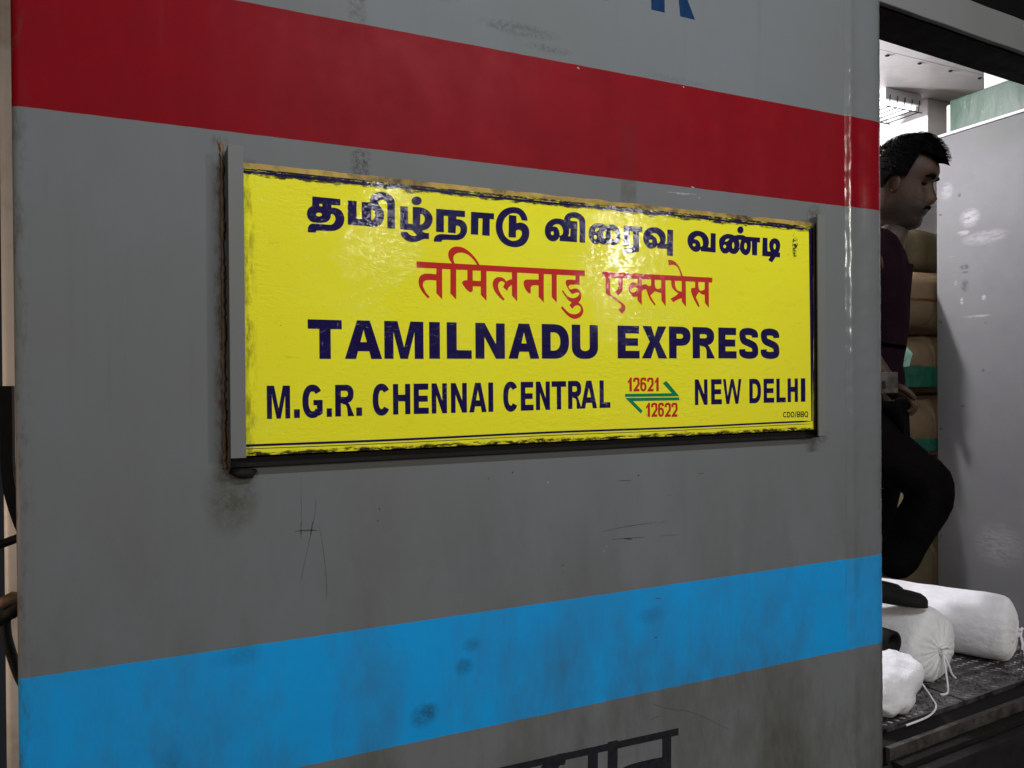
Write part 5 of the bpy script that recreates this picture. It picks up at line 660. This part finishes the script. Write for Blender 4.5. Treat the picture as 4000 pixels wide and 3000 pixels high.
roll(.117, .62, 4.0, puckers=9).build('roll_body', M['grey_cloth'], t, True)
knot(t, .117, M['white_cloth'], [[(0, -.022, .09), (.008, -.032, .06), (.016, -.036, .035), (.03, -.04, .020)], [(-.004, -.022, .09), (-.012, -.034, .05), (-.03, -.05, .012), (-.06, -.065, .003), (-.085, -.06, .003)]])
t = thing('white_bundle', (1.835, .145, .4235), 'small crumpled white bag slumped beside the door pillar', 'cloth bundle', R_(12))
b = superblob((.27, .15, .150), 21, .72, 0, 30, 60, .022)
for v in b.bm.verts:
    v.co.z += .072; q = v.co*17; v.co += Vector((noise.noise(q), noise.noise(q+Vector((9, 0, 0))), noise.noise(q+Vector((0, 9, 0)))))*.012 - v.co.normalized()*(abs(noise.noise(v.co*21+Vector((3, 0, 0))))*.022)
    v.co.z = max(v.co.z, .001)
b.build('bag_body', M['white_cloth'], t, True)
b = MB(); b.tube(path([(.115, -.03, .08), (.140, -.045, .04), (.150, -.06, .012), (.12, -.085, .003), (.04, -.100, .003), (-.06, -.09, .003)], 6), .0028, 8); b.build('tie_cord', M['white_cloth'], t, True)
t = thing('black_pipe', (1.965, .225, .523), 'dark open pipe end poking out between the white bundles', 'pipe', R_(4))
b = MB(); n = 28
rings = [[b.bm.verts.new((r*math.cos(2*math.pi*k/n), y, r*math.sin(2*math.pi*k/n)+.04)) for k in range(n)] for r, y in ((.026, .05), (.026, -.005), (.030, -.009), (.037, -.006), (.038, .02), (.037, .30), (.02, .30))]
for i in range(len(rings)-1):
    for k in range(n): b.bm.faces.new((rings[i][k], rings[i][(k+1) % n], rings[i+1][(k+1) % n], rings[i+1][k]))
b.bm.faces.new(rings[0]); b.build('pipe_wall', M['rubber'], t, True)
t2 = thing('white_bundle', (1.955, .40, .4235), 'flat white bundle lying under the dark pipe behind the crumpled bag', 'cloth bundle')
b = superblob((.20, .34, .10), 33, .7, 0, 22, 44, .010)
for v in b.bm.verts: v.co.z = max(v.co.z+.05, .001)
b.build('bag_body', M['grey_cloth'], t2, True)

# ================================================================== the porter stepping through the doorway
man = thing('person', (2.096, .367, .648), 'man in a plum shirt and black trousers stepping over the white rolls', 'person', R_(-57))
def skin_mesh(verts, edges, radii, root=0, sub=2):
    me = bpy.data.meshes.new("tmp"); me.from_pydata(verts, edges, []); o = bpy.data.objects.new("tmp", me); COL.objects.link(o)
    sk = o.modifiers.new("s", 'SKIN'); sk.use_smooth_shade = True
    for i, r in enumerate(radii):
        v = me.skin_vertices[0].data[i]; v.radius = r if isinstance(r, tuple) else (r, r); v.use_root = (i == root)
    ss = o.modifiers.new("u", 'SUBSURF'); ss.levels = sub; ss.render_levels = sub
    dg = bpy.context.evaluated_depsgraph_get(); dg.update()
    out = bpy.data.meshes.new_from_object(o.evaluated_get(dg)); bpy.data.objects.remove(o); bpy.data.meshes.remove(me)
    b = MB(); b.bm.from_mesh(out); bpy.data.meshes.remove(out); return b
# joints, local: x forward, y away from the photographer, z up from the sole
J = dict(pel=(-.055, .0, .53), wai=(-.045, 0, .72), che=(-.012, 0, .93), ste=(-.015, 0, 1.04), nec=(.022, 0, 1.125), hea=(.060, 0, 1.20),
         shl=(-.02, -.165, 1.06), ell=(-.055, -.195, .83), wrl=(.030, -.140, .690), hal=(.056, -.125, .665),
         shr=(-.045, .150, 1.05), elr=(-.12, .20, .80), wrr=(-.09, .19, .60),
         hpl=(-.05, -.095, .51), knl=(.165, -.105, .375), anl=(.005, -.085, .085),
         hpr=(-.055, .095, .51), knr=(-.03, .10, .27), anr=(-.10, .10, .045))
names = list(J); idx = {k: i for i, k in enumerate(names)}
E = [('pel', 'wai'), ('wai', 'che'), ('che', 'ste'), ('ste', 'nec'), ('nec', 'hea'), ('ste', 'shl'), ('shl', 'ell'), ('ell', 'wrl'), ('wrl', 'hal'), ('ste', 'shr'), ('shr', 'elr'), ('elr', 'wrr'),
     ('pel', 'hpl'), ('hpl', 'knl'), ('knl', 'anl'), ('pel', 'hpr'), ('hpr', 'knr'), ('knr', 'anr')]
rad = dict(pel=.105, wai=.095, che=(.105, .10), ste=.075, nec=.058, hea=.058, shl=.058, ell=.040, wrl=.029, hal=.026, shr=.058, elr=.040, wrr=.029, hpl=.088, knl=.060, anl=.036, hpr=.088, knr=.06, anr=.036)
b = skin_mesh([J[n] for n in names], [(idx[a], idx[c]) for a, c in E], [rad[n] for n in names], idx['pel'])
# head
def head_ring_data():
    # z, front, back, half width (head centre at ear level)
    return [(-.150, .020, .055, .050), (-.135, .046, .058, .052), (-.125, .074, .060, .050), (-.115, .084, .064, .052), (-.100, .086, .068, .058), (-.088, .083, .072, .062), (-.078, .088, .075, .064), (-.071, .088, .078, .065), (-.064, .091, .080, .066), (-.056, .088, .083, .067),
            (-.045, .087, .086, .069), (-.030, .086, .090, .071), (-.012, .084, .094, .073), (.005, .082, .097, .074), (.018, .084, .099, .075), (.032, .092, .101, .076), (.050, .093, .102, .077), (.070, .086, .100, .076), (.088, .072, .092, .070), (.104, .050, .074, .056), (.116, .022, .045, .034)]
hb = bmesh.new(); N = 64; rings = []
for z, f, bk, hw_ in head_ring_data():
    r = []
    for k in range(N):
        th = 2*math.pi*k/N; c, s_ = math.cos(th), math.sin(th)
        x = (f if c > 0 else bk)*math.copysign(abs(c)**.82, c); y = hw_*math.copysign(abs(s_)**.90, s_)
        if c > 0:
            x += .021*math.exp(-((z+.037)/.013)**2)*math.exp(-(y/.015)**2) + .014*math.exp(-((z+.014)/.022)**2)*math.exp(-(y/.010)**2)
            x -= .013*math.exp(-((z-.006)/.015)**2)*math.exp(-((abs(y)-.032)/.016)**2)
            x += .004*math.exp(-((z+.072)/.010)**2)*math.exp(-(y/.022)**2)
        r.append(hb.verts.new((x, y, z)))
    rings.append(r)
for i in range(len(rings)-1):
    for k in range(N): hb.faces.new((rings[i][k], rings[i][(k+1) % N], rings[i+1][(k+1) % N], rings[i+1][k]))
hb.faces.new(rings[-1]); hb.faces.new(rings[0][::-1])
for sy in (-1, 1):   # ears
    eb = bmesh.new(); bmesh.ops.create_uvsphere(eb, u_segments=14, v_segments=10, radius=1)
    for v in eb.verts: v.co = Vector((v.co.x*.019-.006+v.co.z*-.006, sy*(.074+.006*v.co.x)+v.co.y*.006, v.co.z*.031-.006))
    tm = bpy.data.meshes.new("t"); eb.to_mesh(tm); eb.free(); hb.from_mesh(tm); bpy.data.meshes.remove(tm)
HM = Matrix.Translation((.064, 0, 1.304)) @ Matrix.Rotation(R_(-6), 4, 'Z') @ Matrix.Rotation(R_(16), 4, 'Y') @ Matrix.Scale(1.01, 4)
b.merge(hb, HM)
# the near hand: palm and five fingers, half curled
def finger(pts, r): return [(Vector(p), rr) for p, rr in zip(pts, r)]
hx, hy, hz = .056, -.125, .665
for dy, ln, drop in ((-.022, .9, 0), (-.008, 1.0, .002), (.006, .97, .001), (.019, .80, -.002)):
    pts = [(hx-.01, hy+dy*.8, hz), (hx+.032*ln, hy+dy, hz-.018+drop), (hx+.052*ln, hy+dy, hz-.042), (hx+.050*ln, hy+dy*.9, hz-.064*ln), (hx+.038*ln, hy+dy*.9, hz-.076*ln)]
    b.tube(path(pts, 4), [.0098-.00022*k for k in range(17)], 10)
b.tube(path([(hx-.012, hy-.018, hz+.006), (hx+.018, hy-.036, hz+.004), (hx+.040, hy-.036, hz-.012), (hx+.052, hy-.026, hz-.028)], 4), [.0115-.0003*k for k in range(13)], 10)
body = b.build('body', M['skin'], man, True)
# clothes
def clothe(keys, edges, rd, root, name, mat, extra=None):
    b = skin_mesh([J[k] for k in keys], [(keys.index(a), keys.index(c)) for a, c in edges], [rd[k] for k in keys], keys.index(root))
    for v in b.bm.verts:
        q = v.co*12; v.co += Vector((noise.noise(q), noise.noise(q+Vector((7, 0, 0))), 0))*.011 + Vector((noise.noise(q*2.3), noise.noise(q*2.3+Vector((7, 0, 0))), 0))*.004
    return b.build(name, mat, man, True)
J['hem'] = (-.03, 0, .60); J['col'] = (.030, 0, 1.172); J['sll'] = (-.045, -.205, .86); J['slr'] = (-.105, .185, .86); J['fol'] = (.0, -.165, .745); J['foh'] = (.02, 0, .545)
clothe(['hem', 'wai', 'che', 'ste', 'col', 'shl', 'sll', 'ell', 'fol', 'shr', 'slr'], [('hem', 'wai'), ('wai', 'che'), ('che', 'ste'), ('ste', 'col'), ('ste', 'shl'), ('shl', 'sll'), ('sll', 'ell'), ('ell', 'fol'), ('ste', 'shr'), ('shr', 'slr')],
       dict(hem=(.125, .130), wai=(.112, .118), che=(.118, .118), ste=(.108, .105), col=.074, shl=.070, sll=.058, ell=.055, fol=.048, shr=.060, slr=.050), 'che', 'shirt', M['shirt'])
J['cul'] = (.020, -.088, .085); J['cur'] = (-.09, .10, .09)
clothe(['pel', 'wa2', 'hpl', 'knl', 'cul', 'hpr', 'knr', 'cur'] if False else ['pel', 'hpl', 'knl', 'cul', 'hpr', 'knr', 'cur'], [('pel', 'hpl'), ('hpl', 'knl'), ('knl', 'cul'), ('pel', 'hpr'), ('hpr', 'knr'), ('knr', 'cur')],
       dict(pel=.128, hpl=.100, knl=.080, cul=.058, hpr=.108, knr=.078, cur=.062), 'pel', 'trousers', M['trouser'])
for (ax, ay, az, yaw_) in ((-.030, -.085, .006, 0), (-.11, .10, -.02, 0)):
    b = MB(); rows = []
    for x, hw_, ht in ((-.065, .022, .040), (-.055, .034, .056), (-.02, .037, .062), (.03, .037, .056), (.075, .043, .046), (.115, .046, .042), (.145, .038, .038), (.160, .024, .030), (.166, .010, .022)):
        rows.append([b.bm.verts.new((ax+x, ay+hw_*math.copysign(abs(math.cos(2*math.pi*k/20))**.7, math.cos(2*math.pi*k/20)), az+ht/2+ht/2*math.copysign(abs(math.sin(2*math.pi*k/20))**.7, math.sin(2*math.pi*k/20)))) for k in range(20)])
    for i in range(len(rows)-1):
        for k in range(20): b.bm.faces.new((rows[i][k], rows[i][(k+1) % 20], rows[i+1][(k+1) % 20], rows[i+1][k]))
    b.bm.faces.new(rows[0][::-1]); b.bm.faces.new(rows[-1]); b.build('shoe', M['shoe'], man, True)
# hair: a shell over the skull with a few hundred locks, quiff forwards
random.seed(7); b = MB(); hv = bmesh.new(); rr = []
for i in range(15):
    ph = R_(-18+108*i/14); r = []
    for k in range(48):
        th = 2*math.pi*k/48; c, s_ = math.cos(th), math.sin(th)
        fr = .098 if c > 0 else .112
        x = fr*c*math.cos(ph); y = .083*s_*math.cos(ph); z = .018+.128*math.sin(ph)
        if c > .35 and ph < R_(28): z = max(z, .062+.02*abs(s_))
        elif c > -.15 and ph < R_(10): z = max(z, .012)
        p = Vector((x, y, z)); p += p.normalized()*(noise.noise(p*38)*.006+.004)
        if c > 0 and z > .055: p += Vector((.016*c, 0, .006))
        r.append(hv.verts.new(p))
    rr.append(r)
for i in range(14):
    for k in range(48):
        try: hv.faces.new((rr[i][k], rr[i][(k+1) % 48], rr[i+1][(k+1) % 48], rr[i+1][k]))
        except ValueError: pass
b.merge(hv, HM)
for _ in range(1800):
    th = random.uniform(0, 2*math.pi); ph = R_(random.uniform(4, 88)); c, s_ = math.cos(th), math.sin(th)
    if c > .3 and ph < R_(30): ph = R_(random.uniform(30, 70))
    p = Vector(((.100 if c > 0 else .112)*c*math.cos(ph), .083*s_*math.cos(ph), .020+.126*math.sin(ph)))
    if c > 0 and p.z > .055: p += Vector((.014*c, 0, .006))
    nrm = p.normalized(); flow = Vector((.7, random.uniform(-.3, .3), .15 if p.x > 0 else -.6)); d = (flow-nrm*flow.dot(nrm)).normalized()
    ln = random.uniform(.014, .026)*(1.25 if p.x > .05 else 1); side = d.cross(nrm)*random.uniform(.0008, .0018)
    tip = p+d*ln+nrm*random.uniform(.004, .012); mid = p+d*ln*.5+nrm*.010
    q = [HM @ v for v in (p-side, p+side, mid+side*.8, mid-side*.8, tip)]
    b.poly(q, [(0, 1, 2, 3), (3, 2, 4)])
b.build('hair', M['hair'], man, True)
for sy in (-1, 1):
    b = MB(); b.tube([HM @ Vector(p) for p in ((.086, sy*.014, .027), (.088, sy*.026, .032), (.080, sy*.040, .031), (.068, sy*.050, .025))], [.0045, .0065, .0055, .003], 8)
    b.build('eyebrow', M['hair'], man, True)
b = MB(); b.tube([HM @ Vector(p) for p in path([(.071, -.031, -.076), (.080, -.026, -.068), (.091, -.013, -.060), (.095, 0, -.058), (.091, .013, -.060), (.080, .026, -.068), (.071, .031, -.076)], 4)], [.002]+[.0034]*3+[.0046]*4+[.0052]*9+[.0046]*4+[.0034]*3+[.002], 8)
b.build('moustache', M['hair'], man, True)
for sy in (-1, 1):
    eb = bmesh.new(); bmesh.ops.create_uvsphere(eb, u_segments=14, v_segments=10, radius=.013)
    b = MB(); b.merge(eb, HM @ Matrix.Translation((.0640, sy*.0325, .008)) @ Matrix.Diagonal((1, 1.15, .62, 1))); ob = b.build('eye', M['eye'], body, True)
